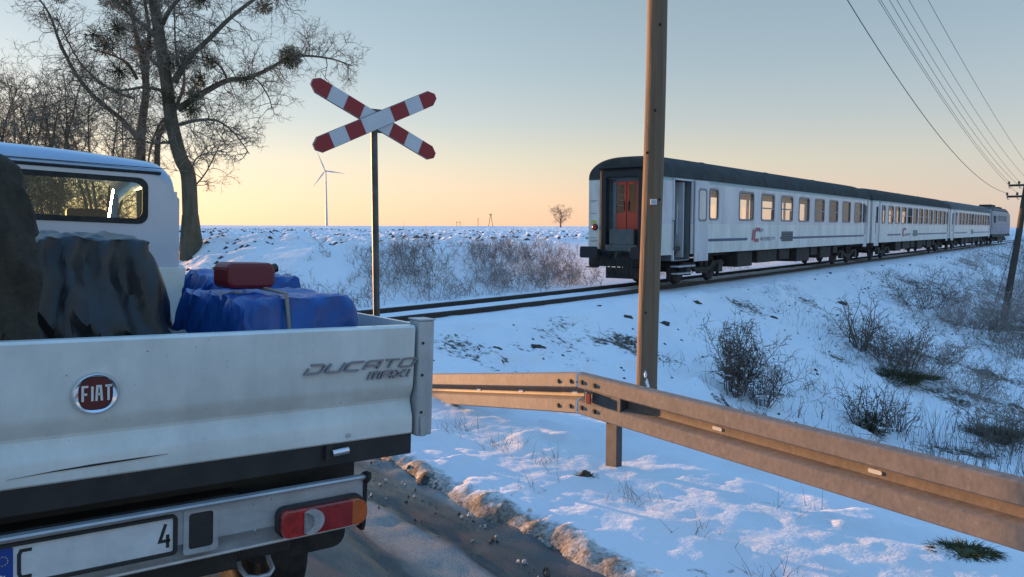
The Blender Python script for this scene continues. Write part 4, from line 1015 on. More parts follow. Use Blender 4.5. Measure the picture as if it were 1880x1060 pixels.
# locomotive
lc = thing('diesel_locomotive', 'pale lilac and blue diesel locomotive with a dark roof at the head of the train', 'locomotive', on_track(74.4), (0, 0, YAWT))
f = lambda a, b, d: (d, a, b)
sec = [(-1.40, 1.15), (1.40, 1.15), (1.42, 2.2), (1.38, 3.35), (1.10, 3.88), (-1.10, 3.88), (-1.38, 3.35), (-1.42, 2.2)]
lb_ = MB(); lb_.loft([[(x, y*kx, z if z < 3.5 else z-dz) for y, z in sec] for x, kx, dz in ((0, .90, .35), (.5, .98, .05), (2.6, 1, 0), (14.2, 1, 0), (16.2, .98, .05), (16.8, .86, .5))]); lb_.build('body', M['loco_body'], lc, smooth=20)
rf_ = MB(); rf_.loft([[(x, -1.25, 3.66), (x, 1.25, 3.66), (x, .95, 3.86+h), (x, -.95, 3.86+h)] for x, h in ((.6, .05), (1.2, .22), (15.4, .22), (16.0, .05))]); rf_.box((5.2, -.6, 3.9), (8.8, .6, 4.42)); rf_.box((10, -.8, 3.9), (13, .8, 4.25)); rf_.build('roof', mat('loco_roof', (.05, .05, .05), .8), lc, bevel=.05)
for i in range(6):
    q = MB(); q.box((4.0+i*1.45, -1.432, 2.55), (4.9+i*1.45, -1.40, 3.15)); q.build('side_grille', M['grey_panel'], lc)
for xa, xb in ((.9, 1.5), (1.75, 2.3)):
    q = MB(); q.box((xa, -1.425, 2.35), (xb, -1.395, 3.1)); q.build('cab_window', M['coach_rubber'], lc)
for z in (1.35, 1.75, 2.15):
    q = MB(); q.box((3.0, -1.430, z), (15.6, -1.405, z+.16)); q.build('blue_stripe', M['loco_blue'], lc)
q = MB(); q.box((-.02, -.95, 2.45), (.20, .95, 3.15)); q.build('end_window', M['coach_rubber'], lc)
q = MB(); q.box((.2, -1.38, .85), (16.6, 1.38, 1.149)); q.box((6, -1.2, .35), (10.6, 1.2, .849)); q.build('underframe', M['coach_under'], lc)
for xb in (3.4, 13.4):
    bo = link('bogie', shared('bogie', bogie_mesh), lc); bo.location = (xb, 0, .02)
    for dx in (-1.25, 1.25):
        w_ = link('wheelset', shared('wheelset', wheelset_mesh), bo); w_.location = (dx, 0, 0)
for y in (.875, -.875):
    q = MB(); q.box((-.55, y-.1, .95), (0, y+.1, 1.15)); q.box((-.62, y-.3, .88), (-.55, y+.3, 1.22)); q.build('buffer', M['coach_rubber'], lc)

# ------------------------------------------------------------------ wooden poles and wires
def knotty(name, label, base, top, r0, r1, m, seed, n=26, k=20):
    t = thing(name, label, 'utility pole', base)
    rng = random.Random(seed); top = Vector(top)
    rings = []
    for i in range(n+1):
        q = i/n; c = top*q+Vector((.012*math.sin(q*9+seed), .012*math.cos(q*7+seed), 0))*(q > .02); r_ = r0+(r1-r0)*q
        rings.append([(c.x+r_*(1+.02*math.sin(3*a+q*5+seed)+.012*math.sin(7*a+q*11))*math.cos(a), c.y+r_*(1+.02*math.sin(3*a+q*5+seed))*math.sin(a), c.z) for a in [2*PI*j/k for j in range(k)]])
    po = MB(); po.loft(rings); shaft = po.build('shaft', m, t, smooth=60)
    return t, shaft
px_, py_ = 1.345, 7.6
pz = gz(px_, py_)-.4
pole, shaft = knotty('wooden_pole', 'thick brown wooden pole rising out of frame behind the guard rail', (px_, py_, pz), (.08, .0, 8.6), .106, .088, M['pole_wood'], 4)
def on_pole(h, a, r_=.105): return Vector((.08*h/8.6+r_*math.sin(a), -r_*math.cos(a), h))
rng = random.Random(8)
for h, a in ((2.6, .65), (3.05, -.85), (3.45, -.1), (4.25, .2), (1.5, -.6)):
    q = MB(); c = on_pole(h, a, .0985); nrm = Vector((math.sin(a), -math.cos(a), 0))
    q.tube([c-nrm*.01, c+nrm*.004, c+nrm*.009], [.015, .012, .006], 7); q.build('knot', M['knot'], shaft)
zt_ = 1.72+(419-372)/1420*7.6-pz
q = MB(); c = on_pole(zt_, -.05, .108); q.box((c.x-.031, c.y-.006, c.z-.026), (c.x+.031, c.y+.004, c.z+.026)); pq = q.build('number_tag', M['plate_white'], pole)
for dz in (-.012, .006):
    q = MB(); q.box((c.x-.022, c.y-.0075, c.z+dz), (c.x+.022, c.y-.0062, c.z+dz+.006)); q.build('tag_line', M['logo_grey'], pq)
sn = MB(); 
for i in range(7):
    a = -.35+.1*rng.random()*6-.2; h = .55+.12*rng.random()+.25*(i/7); c = on_pole(h, a, .103); sn.tube([c-Vector((0, .01, 0)), c+Vector((0, -.006, .03)), c+Vector((0, .004, .07))], [.010, .016, .004], 6)
sn.build('snow_crust', mat('snow_crust', (.8, .82, .85), .7), pole)['kind'] = 'stuff'
rp_ = np.array([20.97, 32.84]); rz = gz(*rp_)-.4
tele, _ = knotty('telegraph_pole', 'dark slanted telegraph pole standing in the scrub at the foot of the embankment', (rp_[0], rp_[1], rz), (.75, -.05, 3.95-rz), .145, .11, M['pole_dark'], 9)
arm_dir = Vector((TN[0], TN[1], 0)); alongT = Vector((TT[0], TT[1], 0))
def crossarms(t, topv, hs, half, nper):
    pts = []
    for hh in hs:
        c = Vector(topv)*(hh/topv[2])
        a_ = MB(); mm = Matrix.Translation(c) @ Matrix.Rotation(math.atan2(arm_dir.y, arm_dir.x), 4, 'Z')
        a_.cbox((0, -.13, 0), (2*half, .08, .09), mm); ao = a_.build('cross_arm', M['pole_dark'], t)
        for i in range(nper):
            x = -half+.08+(2*half-.16)*i/(nper-1)
            p = mm @ Vector((x, -.13, 0))
            ins = MB(); ins.tube([p+Vector((0, 0, -.10)), p+Vector((-.05*arm_dir.x, -.05*arm_dir.y, -.13)), p+Vector((-.09*arm_dir.x, -.09*arm_dir.y, -.05)), p+Vector((-.09*arm_dir.x, -.09*arm_dir.y, .08))], .014, 5); ins.tube([p+Vector((-.09*arm_dir.x, -.09*arm_dir.y, .06)), p+Vector((-.09*arm_dir.x, -.09*arm_dir.y, .12)), p+Vector((-.09*arm_dir.x, -.09*arm_dir.y, .18))], [.045, .05, .025], 8)
            ins.build('insulator', M['insulator'], ao)
            pts.append(p+Vector((-.09*arm_dir.x, -.09*arm_dir.y, .15)))
    return pts
topB = (.75, -.05, 3.95-rz)
pB = [Vector((rp_[0], rp_[1], rz))+p for p in crossarms(tele, topB, (3.52-rz, 3.05-rz), .62, 4)]
pA = [Vector((px_, py_, pz))+p for p in crossarms(pole, (.08, 0, 8.6), (8.4, 8.0), .36, 4)]
WIRES = {0: 'steepest of the thin upper wires, from the left end of the upper arms', 1: 'thin upper wire second from the left end of the upper arms', 2: 'thin upper wire third from the left end of the upper arms', 3: 'thin upper wire nearest the right edge, from the end of the upper arms',
         4: 'thickest lowest wire, sagging far left of all the other wires', 5: 'thin wire second from the left on the lower arms', 6: 'thin wire third from the left on the lower arms'}
for i, (a, b, sag) in enumerate(zip(pA, pB, (.55, .5, .6, .45, 1.15, .6, .75, .5))):
    if i == 7: continue
    w = MB(); w.tube([a.lerp(b, q/26)-Vector((0, 0, sag*4*(q/26)*(1-q/26))) for q in range(27)], .0048 if i != 4 else .008, 4)
    o = w.build('overhead_wire', M['wire']); tag(o, WIRES[i], 'wire', 'wires between the two poles')
st2 = MB(); c = Vector((rp_[0], rp_[1], rz)); st2.tube([c+Vector((.5, 0, 4.6)), c+Vector((-1.0, -.6, .3))], .012, 4); st2.build('stay_wire', M['wire'], None)
sw = bpy.data.objects['stay_wire']; tag(sw, 'thin stay wire running from the slanted telegraph pole to the ground', 'wire')

# ------------------------------------------------------------------ trees and shrubs
def curl(p, d, L, n, rng, wob, grav):
    pts = [p.copy()]; d = d.normalized(); st = L/n
    for i in range(n):
        d = (d+Vector((rng.gauss(0, wob), rng.gauss(0, wob), rng.gauss(0, wob)+grav))).normalized()
        p = p+d*st; pts.append(p.copy())
    return pts
def twiggy(mb, p, d, L, r, depth, rng, wob=.18, grav=-.02, dens=1., k=3):
    n = 4 if depth > 0 else 3
    pts = curl(p, d, L, n, rng, wob, grav)
    mb.tube(pts, [r*(1-.75*i/n) for i in range(n+1)], k, cap=False)
    if depth <= 0: return
    m_ = max(2, int((3.2+2.2*depth)*dens))
    for i in range(m_):
        q = .15+.85*rng.random(); j = min(int(q*n), n-1); a = pts[j].lerp(pts[j+1], q*n-j)
        dd = (pts[j+1]-pts[j]).normalized()
        side = Vector((rng.gauss(0, 1), rng.gauss(0, 1), rng.gauss(0, 1))); side = (side-dd*side.dot(dd)).normalized()
        nd = dd*(.55+.3*rng.random())+side*(.6+.5*rng.random())+Vector((0, 0, .12))
        twiggy(mb, a, nd, L*(.42+.3*rng.random()), max(r*.58, .0065), depth-1, rng, wob, grav, dens, k)
def limb(mb, pts, r0, r1, k=7, kink=0, rng=None):
    pts = [Vector(p) for p in pts]; out = []
    for i in range(len(pts)-1):          # smooth the hand-set course
        a = pts[max(i-1, 0)]; b = pts[i]; c = pts[i+1]; d = pts[min(i+2, len(pts)-1)]
        for q in range(4):
            t = q/4; out.append(.5*((2*b)+(c-a)*t+(2*a-5*b+4*c-d)*t*t+(3*b-a-3*c+d)*t**3))
    out.append(pts[-1]); n = len(out)
    mb.tube(out, [r0+(r1-r0)*i/(n-1) for i in range(n)], k)
    return out
def sprout(mb, course, rng, every, L, r, depth, start=.1, wob=.2, grav=-.03, up=.15, dens=1.):
    n = len(course); tot = sum((course[i+1]-course[i]).length for i in range(n-1)); m_ = int(tot/every)
    for i in range(m_):
        q = start+(1-start)*(i+rng.random())/m_; j = min(int(q*(n-1)), n-2); p = course[j].lerp(course[j+1], q*(n-1)-j)
        dd = (course[j+1]-course[j]).normalized(); side = Vector((rng.gauss(0, 1), rng.gauss(0, .8), rng.gauss(0, 1))); side = (side-dd*side.dot(dd)).normalized()
        twiggy(mb, p, dd*.5+side+Vector((0, 0, up)), L*(.5+.8*rng.random())*(1-.35*q), r*(.6+.6*rng.random()), depth, rng, wob, grav, dens)
def ball(name, m, c, R, rng, n, parent, flat=1., lf=.10):
    """bushy globe: many short forked sprigs with leaf blades"""
    mb = MB(); c = Vector(c)
    for i in range(n):
        d = Vector((rng.gauss(0, 1), rng.gauss(0, 1), rng.gauss(0, 1))); d.normalize(); d.z *= flat
        r_ = R*(.25+.75*rng.random()**.45); p = c+d*r_
        a = Vector((rng.gauss(0, 1), rng.gauss(0, 1), rng.gauss(0, 1))).normalized(); b = d.cross(a).normalized()
        e = (d+a*.6).normalized()
        mb.add([tuple(p-b*lf*.16), tuple(p+b*lf*.16), tuple(p+e*lf+b*lf*.05)], [(0, 1, 2)])
        if i % 5 == 0: mb.tube([c+d*R*.05, c+d*r_*.6, p], [.012, .007, .003], 3, cap=False)
    return mb.build(name, m, parent)
U = .02
def tp(x, y, dy=0., x0=340): return ((x-x0)*U, dy, (419-y)*U+.55)
tx_, ty_ = -12.0, 28.4
tz_ = 1.17
rng = random.Random(11)
big = thing('bare_tree', 'large bare tree with a thick trunk, long right hand limbs and dark mistletoe balls', 'tree', (tx_, ty_, tz_), group='bare trees along the road')
tm = MB()
trunk = limb(tm, [tp(354, 540), tp(352, 455), tp(352, 380), tp(350, 320), tp(337, 290), tp(322, 230, .1), tp(315, 160, .1), tp(310, 100), tp(304, 50), tp(298, 0), tp(290, -90, .1), tp(284, -170, .3)], .30, .15, 12)
tm.tube([tp(354, 540), tp(353, 470), tp(352, 430), tp(352, 395)], [.55, .46, .36, .29], 12); tr_o = tm.build('trunk', M['bark'], big, smooth=70)
bm2 = MB(); cr_ = MB(); courses = []
spec = [
 ([(331, 155, .0), (350, 134, -.2), (370, 115, -.4), (410, 88, -.7), (449, 57, -.9), (497, 24, -1.0), (537, 3, -1.1), (606, -2, -1.2)], .14, .03),
 ([(336, 205, .0), (355, 188, .2), (380, 169, .4), (416, 148, .6), (449, 142, .8), (485, 124, 1.0), (521, 103, 1.1), (552, 97, 1.2), (597, 100, 1.4), (636, 112, 1.5)], .13, .02),
 ([(339, 232, 0), (380, 229, -.6), (425, 232, -1.0), (461, 257, -1.3), (488, 292, -1.5)], .07, .015),
 ([(313, 54, 0), (340, 33, -.5), (377, 9, -.9), (405, -25, -1.2), (430, -80, -1.5)], .10, .03),
 ([(306, 81, 0), (280, 54, -.5), (245, 20, -1.0), (205, -15, -1.4)], .10, .03),
 ([(303, 127, 0), (280, 112, .5), (250, 92, 1.0), (215, 75, 1.4)], .09, .02),
 ([(330, 263, 0), (300, 268, -.5), (270, 262, -.8), (245, 268, -1.2)], .05, .015),
 ([(322, 215, 0), (296, 225, .4), (270, 262, .7), (262, 300, .7)], .06, .03),
 ([(318, 175, 0), (290, 170, -.5), (255, 180, -1), (225, 170, -1.3)], .07, .015),
 ([(345, 142, -.2), (352, 100, -.8), (365, 60, -1.4), (372, 10, -1.8)], .05, .015),
 ([(416, 148, .6), (412, 128, .2), (395, 115, .1), (382, 112, 0)], .05, .03),
 ([(300, 20, 0), (330, -30, .6), (370, -90, 1.0)], .09, .03),
 ([(352, 330, 0), (375, 300, -.6), (400, 290, -1.0), (440, 285, -1.4)], .035, .01),
 ([(354, 350, 0), (372, 318, .5), (392, 268, .8), (398, 240, 1.0)], .035, .01),
 ([(449, 142, .8), (475, 150, .4), (500, 185, .1), (505, 205, 0)], .04, .012),
]
for pts, r0, r1 in spec: courses.append(limb(bm2, [tp(x, y, dy) for x, y, dy in pts], r0, r1, 6))
bm2.build('limb', M['bark'], tr_o, smooth=70)
for i, c_ in enumerate(courses):
    sprout(cr_, c_, rng, .15 if i not in (1,) else .12, 1.35 if i in (0, 1, 3, 4) else 1.1, .022, 3 if i != 12 else 2, start=.12, wob=.24, grav=-.05, dens=.52)
sprout(cr_, trunk[12:], rng, .20, 1.5, .022, 3, grav=-.03, dens=.48)
cr_.build('crown', M['twig'], big)
for x, y, R, n in ((526, 100, .42, 900), (290, 5, .0, 0), (380, 8, .40, 500), (495, 22, .28, 350), (352, 112, .38, 420), (362, 180, .36, 420), (358, 205, .35, 420), (320, 120, .34, 420), (456, 150, .28, 260), (375, 150, .30, 260), (300, 8, .35, 420), (318, 185, .34, 420), (395, 120, .26, 200)):
    if n: ball('mistletoe_ball', M['mistletoe'], tp(x, y, .1 if x < 500 else 1.1), R, rng, int(n*1.3), big, lf=.10)
# second, two-stemmed tree
t2 = thing('bare_tree', 'two stemmed bare tree hung with mistletoe, left of the thick trunk behind the cab', 'tree', (tx_-1.6, ty_+1.2, tz_), group='bare trees along the road')
def t2p(x, y, dy=0.): return ((x-262)*U*1.04, dy, (419-y)*U*1.04+.55)
sm2 = MB()
c1 = limb(sm2, [t2p(238, 455), t2p(240, 280), t2p(246, 220), t2p(254, 170), t2p(250, 120), t2p(238, 85, .2), t2p(228, 40, .3), t2p(215, -30, .4)], .20, .05, 9)
c2 = limb(sm2, [t2p(254, 165, 0), t2p(262, 120, -.2), t2p(270, 70, -.3), t2p(268, 10, -.5), t2p(275, -60, -.6)], .12, .03, 8)
c3 = limb(sm2, [t2p(240, 262), t2p(215, 225, -.3), t2p(178, 190, -.6), t2p(150, 150, -.8), t2p(130, 100, -1.0), t2p(118, 50, -1.2), t2p(88, 5, -1.3)], .11, .025, 8)
c4 = limb(sm2, [t2p(268, 455), t2p(270, 280), t2p(276, 235, .3), t2p(295, 195, .6), t2p(305, 150, .9), t2p(300, 110, 1.1)], .13, .04, 8)
c5 = limb(sm2, [t2p(238, 150), t2p(215, 120, .3), t2p(175, 100, .8), t2p(130, 85, 1.0)], .07, .02, 7)
c6 = limb(sm2, [t2p(232, 185), t2p(195, 170, -.3), t2p(160, 130, -.9), t2p(135, 60, -1.3)], .06, .02, 7)
sm2.build('trunk', M['bark'], t2, smooth=70)
cr2 = MB()
for c_ in (c1[8:], c2, c3, c4[8:], c5, c6): sprout(cr2, c_, rng, .15, 1.45, .021, 3, start=.1, wob=.22, grav=-.03, dens=.48)
cr2.build('crown', M['twig'], t2)
for x, y, R, n in ((210, 5, .62, 900), (112, 3, .36, 450), (215, 62, .5, 500), (192, 95, .4, 380), (215, 140, .44, 420), (172, 75, .34, 240), (232, 25, .36, 300), (265, 95, .25, 200)):
    ball('mistletoe_ball', M['mistletoe'], t2p(x, y, -.3), R, rng, int(n*1.3), t2, lf=.10)
# dense young trees further left
def thicket(label, x, y, h, w, seed, n, m=M['twig'], ivy=0):
    r_ = random.Random(seed); z = gz(x, y) if True else 0
    t = thing('scrub_tree', label, 'tree', (x, y, z-.1), group='scrubby young trees left of the road')
    st, tw_ = MB(), MB()
    for i in range(n):
        a = 2*PI*i/n+r_.random(); sp_ = w*(.25+.75*r_.random())
        pts = [Vector((.25*math.cos(a), .25*math.sin(a), -.2)), Vector((sp_*.35*math.cos(a), sp_*.35*math.sin(a), h*.3)), Vector((sp_*.75*math.cos(a), sp_*.75*math.sin(a), h*.62)), Vector((sp_*math.cos(a+.2), sp_*math.sin(a+.2), h*(.8+.2*r_.random())))]
        c_ = limb(st, pts, .07, .015, 5); sprout(tw_, c_, r_, .15, 1.35, .019, 3, start=.08, wob=.24, grav=0.0, up=.3, dens=.46)
    st.build('stem', M['bark'], t, smooth=70)['kind'] = 'stuff'
    tw_.build('crown', m, t)
    for k in range(ivy):
        c = (r_.uniform(-w, w)*.8, r_.uniform(-w, w)*.5, r_.uniform(.3, .55)*h); ball('ivy_clump', M['ivy'], c, .45+.25*r_.random(), r_, 420, t, lf=.14)
    return t
thicket('twiggy young tree right at the cab roof, left of the two stemmed tree', -15.6, 29.5, 6.6, 2.2, 21, 6)
thicket('dense dark scrub tree above the middle of the cab roof', -17.3, 29.0, 7.2, 2.6, 22, 7, ivy=3)
thicket('scrub tree with green ivy clumps at the left edge of the photo', -19.4, 29.0, 6.4, 2.4, 23, 7, ivy=5)
thicket('tall pale twigged scrub tree in the far left corner', -20.6, 31.0, 9.0, 2.4, 24, 6, ivy=2)

# lone tree and poles on the field crest, wind turbine
def small_tree(label, x, y, h, w, seed, z=None, group=None, name='bare_tree', m=None):
    r_ = random.Random(seed); z = gz(x, y) if z is None else z; m = m or M['far_wood']
    t = thing(name, label, 'tree', (x, y, z-.3), group=group)
    st, tw_ = MB(), MB(); s = h/9
    c0 = limb(st, [(0, 0, -.3), (0, 0, h*.25), (.1*s, 0, h*.5), (0, .1, h*.8)], .34*s, .08*s, 6)
    for i in range(9):
        a = 2*PI*i/9+r_.random()*.5; q = .18+.5*r_.random(); up = .25+.7*r_.random()
        b = Vector((0, 0, h*q)); pts = [b, b+Vector((math.cos(a)*w*.35, math.sin(a)*w*.35, h*.16*up)), b+Vector((math.cos(a)*w*.75, math.sin(a)*w*.75, h*.30*up)), b+Vector((math.cos(a)*w, math.sin(a)*w, h*(1-q)*.75*up))]
        c_ = limb(st, pts, .13*s, .03*s, 4); sprout(tw_, c_, r_, .55*s, 2.0*s, .035*s, 2, start=.2, wob=.2, grav=-.02, dens=.8)
    sprout(tw_, c0[4:], r_, .4*s, 2.2*s, .035*s, 2, dens=.8)
    st.build('trunk', m, t); tw_.build('crown', m, t)
    return t
DT = 300.
small_tree('lone bare round crowned tree on the snowy crest left of the train', (1029-940)/1420*DT, DT, 9.4, 4.0, 5)
def far_pole(x_px, d, h, kind, label):
    x = (x_px-940)/1420*d; z = gz(x, d)
    t = thing('power_pole', label, 'utility pole', (x, d, z-.3))
    m_ = MB(); 
    if kind == 'A':
        for s in (1, -1):
            q = MB(); q.tube([(s*1.6, 0, -.3), (s*.12, 0, h)], .20, 6); q.build('leg', M['far_wood'], t)
        q = MB(); q.tube([(-1.0, 0, h), (1.0, 0, h)], .13, 5); q.tube([(-.7, 0, h*.96), (-.7, 0, h*1.09)], .16, 5); q.tube([(.7, 0, h*.96), (.7, 0, h*1.09)], .16, 5); q.tube([(0, 0, h*.96), (0, 0, h*1.09)], .16, 5); q.build('cross_arm', M['far_wood'], t)
    elif kind == 'H':
        for s in (1, -1):
            q = MB(); q.tube([(s*1.5, 0, -.3), (s*1.5, 0, h)], .18, 6); q.build('leg', M['far_wood'], t)
        q = MB(); q.tube([(-2.4, 0, h*.82), (2.4, 0, h*.82)], .15, 5); q.build('cross_arm', M['far_wood'], t)
    else:
        q = MB(); q.tube([(0, 0, -.3), (0, 0, h)], .20, 6); q.build('shaft', M['far_wood'], t)
        q = MB(); q.tube([(-.8, 0, h*.93), (.8, 0, h*.93)], .10, 5); q.build('cross_arm', M['far_wood'], t)
far_pole(901, 560, 8.8, 'A', 'far A shaped double pole on the field crest')
far_pole(878, 600, 6.5, 'I', 'far single thin pole on the field crest')
far_pole(842, 700, 4.6, 'H', 'lowest far pole pair with a cross bar on the crest')
wx, wd = (601-940)/1420*1500, 1500.
tb_ = thing('wind_turbine', 'white wind turbine far away under the left arm of the crossing sign', 'wind turbine', (wx, wd, 2))
tb0 = MB(); tb0.tube([(0, 0, 0), (0, 0, 108)], [2.4, 1.3], 12); tb0.build('tower', M['turbine'], tb_, smooth=60)
tn_ = MB(); tn_.tube([(0, 3, 109), (0, -4.5, 109)], [1.9, 1.6], 10); tn_.build('nacelle', M['turbine'], tb_, smooth=60)
for a in (112, -8, 232):
    b_ = MB(); b_.tube([(2*math.cos(rad(a)), -4.6, 109+2*math.sin(rad(a))), (10*math.cos(rad(a)), -4.6, 109+10*math.sin(rad(a))), (38*math.cos(rad(a)), -4.8, 109+38*math.sin(rad(a)))], [1.0, 1.5, .25], 6); b_.build('blade', M['turbine'], tb_, smooth=60)
# wood beyond the locomotive
r_ = random.Random(77)
WOOD = (('leftmost small bare tree of the wood, just right of the locomotive', 150, 1, 4.4), ('second small bare tree of the wood right of the locomotive', 165, 4, 4.8), ('tallest bare tree in the middle of the wood beyond the locomotive', 180, 9, 5.8), ('bare tree of the wood seen just left of the slanted pole', 172, 14, 5.0), ('bare tree of the wood partly behind the slanted pole', 160, 18, 5.0), ('rightmost bare tree of the wood at the photo edge', 165, 25, 5.4))
for i, (lab, t, off, h) in enumerate(WOOD):
    p = C0+TT*t+TN*off
    small_tree(lab, p[0], p[1], h, h*.5, 100+i, group='wood beyond the locomotive', m=M['brush'])
#@@PART3_END
# ------------------------------------------------------------------ load in the bed
def drape(name, label, cat, x0, x1, y0, y1, boxes, m, seed, group=None, res=.012, slope=3.2, fold=.012, crum=.012, base=.995, edge=.02):
    """a cloth or foil sheet hanging over stacked boxes: flat tops, taut slanting sides, folds that run down from the corners"""
    nx, ny = int((x1-x0)/res)+1, int((y1-y0)/res)+1
    xs, ys = np.linspace(x0, x1, nx), np.linspace(y0, y1, ny); Xb, Yb = np.meshgrid(xs, ys)
    H = np.full(Xb.shape, base); S = np.zeros(Xb.shape)
    for cx, cy, hx, hy, h, a in boxes:
        ca, sa = math.cos(a), math.sin(a); u = np.abs((Xb-cx)*ca+(Yb-cy)*sa)-hx; v = np.abs(-(Xb-cx)*sa+(Yb-cy)*ca)-hy
        d = np.hypot(np.maximum(u, 0), np.maximum(v, 0)); ang = np.arctan2(Yb-cy, Xb-cx)
        f = fold*np.minimum(d/.08, 1)*(np.abs(((ang*2.9+3*vnoise(ang*2+seed, ang*0+cx*9, seed)) % 1)*2-1)*2-1)
        top = h-.02*(np.hypot((Xb-cx)/hx, (Yb-cy)/hy)*0)-.018*vnoise(Xb*7, Yb*7, seed)
        hh = top-slope*np.maximum(d-edge, 0)-np.minimum(d, edge)**2/edge*1.2+f*slope*.6
        H = np.where(hh > H, hh, H)
    r2 = random.Random(seed)
    for fr, am, cnt in ((4, 1.0, 3), (9, .5, 5), (20, .22, 6)):
        for _ in range(cnt):
            a = r2.uniform(0, PI); ph = r2.random(); u = ((Xb*math.cos(a)+Yb*math.sin(a)+.06*(vnoise(Xb*6, Yb*6, seed+3)-.5)+.35*H*math.sin(a*3))*fr*r2.uniform(.7, 1.3)+ph) % 1.0
            H = H+crum*am*(np.abs(2*u-1)-.5)*(H > base+.01)
    side_ = np.clip((np.hypot(*np.gradient(H, res))-.8)/2, 0, 1); Xo, Yo = Xb, Yb
    Xb = Xo+side_*(.045*(vnoise(H*5+Yo*2, Yo*8+H*3, seed+5)-.5)+.02*(np.abs(((H*3+Yo*11+2*vnoise(H*4, Yo*4, seed+6)) % 1)*2-1)-.5))
    Yb = Yo+side_*(.060*(vnoise(Xo*8+H*3, H*5+Xo*2, seed+7)-.5)+.03*(np.abs(((Xo*9+H*4+2*vnoise(Xo*5, H*4, seed+8)) % 1)*2-1)-.5))
    H = np.maximum(H, base); idx = np.arange(nx*ny).reshape(ny, nx)
    keep = (H > base+.004)
    q = np.stack([idx[:-1, :-1], idx[:-1, 1:], idx[1:, 1:], idx[1:, :-1]], -1).reshape(-1, 4)
    kk = keep.ravel()[q].any(1); q = q[kk]
    me = bpy.data.meshes.new(name); me.from_pydata(np.stack([Xb, Yb, H], -1).reshape(-1, 3).tolist(), [], q.tolist())
    bm = bmesh.new(); bm.from_mesh(me); bmesh.ops.delete(bm, geom=[v for v in bm.verts if not v.link_faces], context='VERTS'); bm.to_mesh(me); bm.free()
    me.polygons.foreach_set('use_smooth', [True]*len(me.polygons)); me.set_sharp_from_angle(angle=rad(38)); me.materials.append(m)
    o = link(name, me); o.matrix_world = TM; tag(o, label, cat, group); return o
drape('brown_blanket_load', 'dark brown blanket hung over the tallest load at the left edge of the truck bed', 'covered load', -1.04, -.12, .10, 1.05, [(-.62, .55, .36, .30, 1.93, .06)], M['cloth_brown'], 4, fold=.016, crum=.012, slope=5, edge=.10)
drape('black_foil_load', 'black foil sheet draped over stacked boxes below the cab window', 'covered load', -1.04, .52, .12, 2.2, [(.06, .80, .17, .30, 1.70, .10), (-.45, 1.6, .42, .35, 1.66, -.1), (.16, 1.55, .22, .35, 1.60, .2), (.25, .42, .13, .14, 1.36, .3)], M['sack_dark'], 6, fold=.014, crum=.010, slope=4)
drape('grey_cloth_load', 'small grey cloth bundle lying close behind the tailgate beside the blue tarpaulin', 'covered load', -.10, .46, .07, .42, [(.16, .24, .17, .05, 1.27, .05)], M['cloth_grey'], 8, fold=.010, crum=.010, slope=3)
drape('blue_tarpaulin_load', 'bright blue tarpaulin draped over boxes behind the tailgate', 'covered load', .40, 1.07, .10, 1.35, [(.70, .55, .20, .30, 1.50, .05), (.76, 1.0, .18, .18, 1.56, -.12)], M['tarp_blue'], 9, fold=.012, crum=.008, slope=4.5)
ts = MB(); ts.tube([(.66, .09, 1.0), (.66, .17, 1.25), (.66, .235, 1.508), (.662, .40, 1.512), (.664, .62, 1.516), (.67, .78, 1.53), (.68, .84, 1.575), (.69, 1.0, 1.575), (.70, 1.19, 1.565), (.70, 1.33, 1.0)], .007, 6)
tso = ts.build('lashing_rope', mat('rope', (.30, .26, .20), .9)); tso.matrix_world = TM; tag(tso, 'pale rope lashed over the blue tarpaulin in the truck bed', 'rope')
jc = thing('red_canister', 'dark red canister lying on top of the blue tarpaulin', 'canister', in_bed(.60, .50, 1.492), (0, rad(2.4), rad(48)))
q = MB(); q.prism(rrect(-.10, .10, .02, .12, .03), lambda a, b, d: (a, d, b), -.06, .06); q.build('tank', M['red_plastic'], jc, bevel=.015)
q = MB(); q.tube([(.10, 0, .09), (.135, 0, .10)], .018, 10); q.build('cap', M['black_plastic'], jc)

# ------------------------------------------------------------------ shrubs, weeds, clods
def shrub(name, label, cat, x, y, h, w, seed, n, m, dens=1., r0=.012, depth=2, upright=.75, group=None, parts=('stems', 'twigs'), every=.10, L=.35, snow=0):
    r_ = random.Random(seed); z = gz(x, y)
    t = thing(name, label, cat, (x, y, z-.03), group=group)
    st, tw_ = MB(), MB()
    for i in range(n):
        a = 2*PI*r_.random(); b = Vector((math.cos(a), math.sin(a), 0)); b0 = b*w*.35*r_.random()
        hh = h*(.55+.45*r_.random()); sp_ = w*(.2+.8*r_.random())*(1-upright*.5)
        pts = curl(b0, Vector((b.x*sp_, b.y*sp_, hh)), math.hypot(sp_, hh), 6, r_, .13, .01)
        st.tube(pts, [r0*(1-.7*k/6) for k in range(7)], 4, cap=False)
        sprout(tw_, pts, r_, every, L, r0*.45, depth-1, start=.15, wob=.2, grav=.01, up=.4, dens=dens)
    st.build(parts[0], m, t)['kind'] = 'stuff'; tw_.build(parts[1], m, t)['kind'] = 'stuff'
    if snow:
        sn = MB()
        for i in range(snow):
            a = 2*PI*r_.random(); q_ = w*.6*r_.random(); c = Vector((q_*math.cos(a), q_*math.sin(a), h*.5*r_.random()))
            sn.tube([c, c+Vector((r_.gauss(0, .05), r_.gauss(0, .05), .01)), c+Vector((r_.gauss(0, .09), r_.gauss(0, .09), .0))], [.006, .018, .004], 5)
        sn.build('snow_load', bpy.data.materials['snow_crust'], t)['kind'] = 'stuff'
    return t
shrub('thorn_bush', 'tall dark thorny bush close behind the guard rail, right of the wooden pole', 'bush', 4.42, 15.2, 1.6, .58, 301, 26, M['twig_bush'], r0=.014, every=.09, L=.36, dens=.8, snow=30)
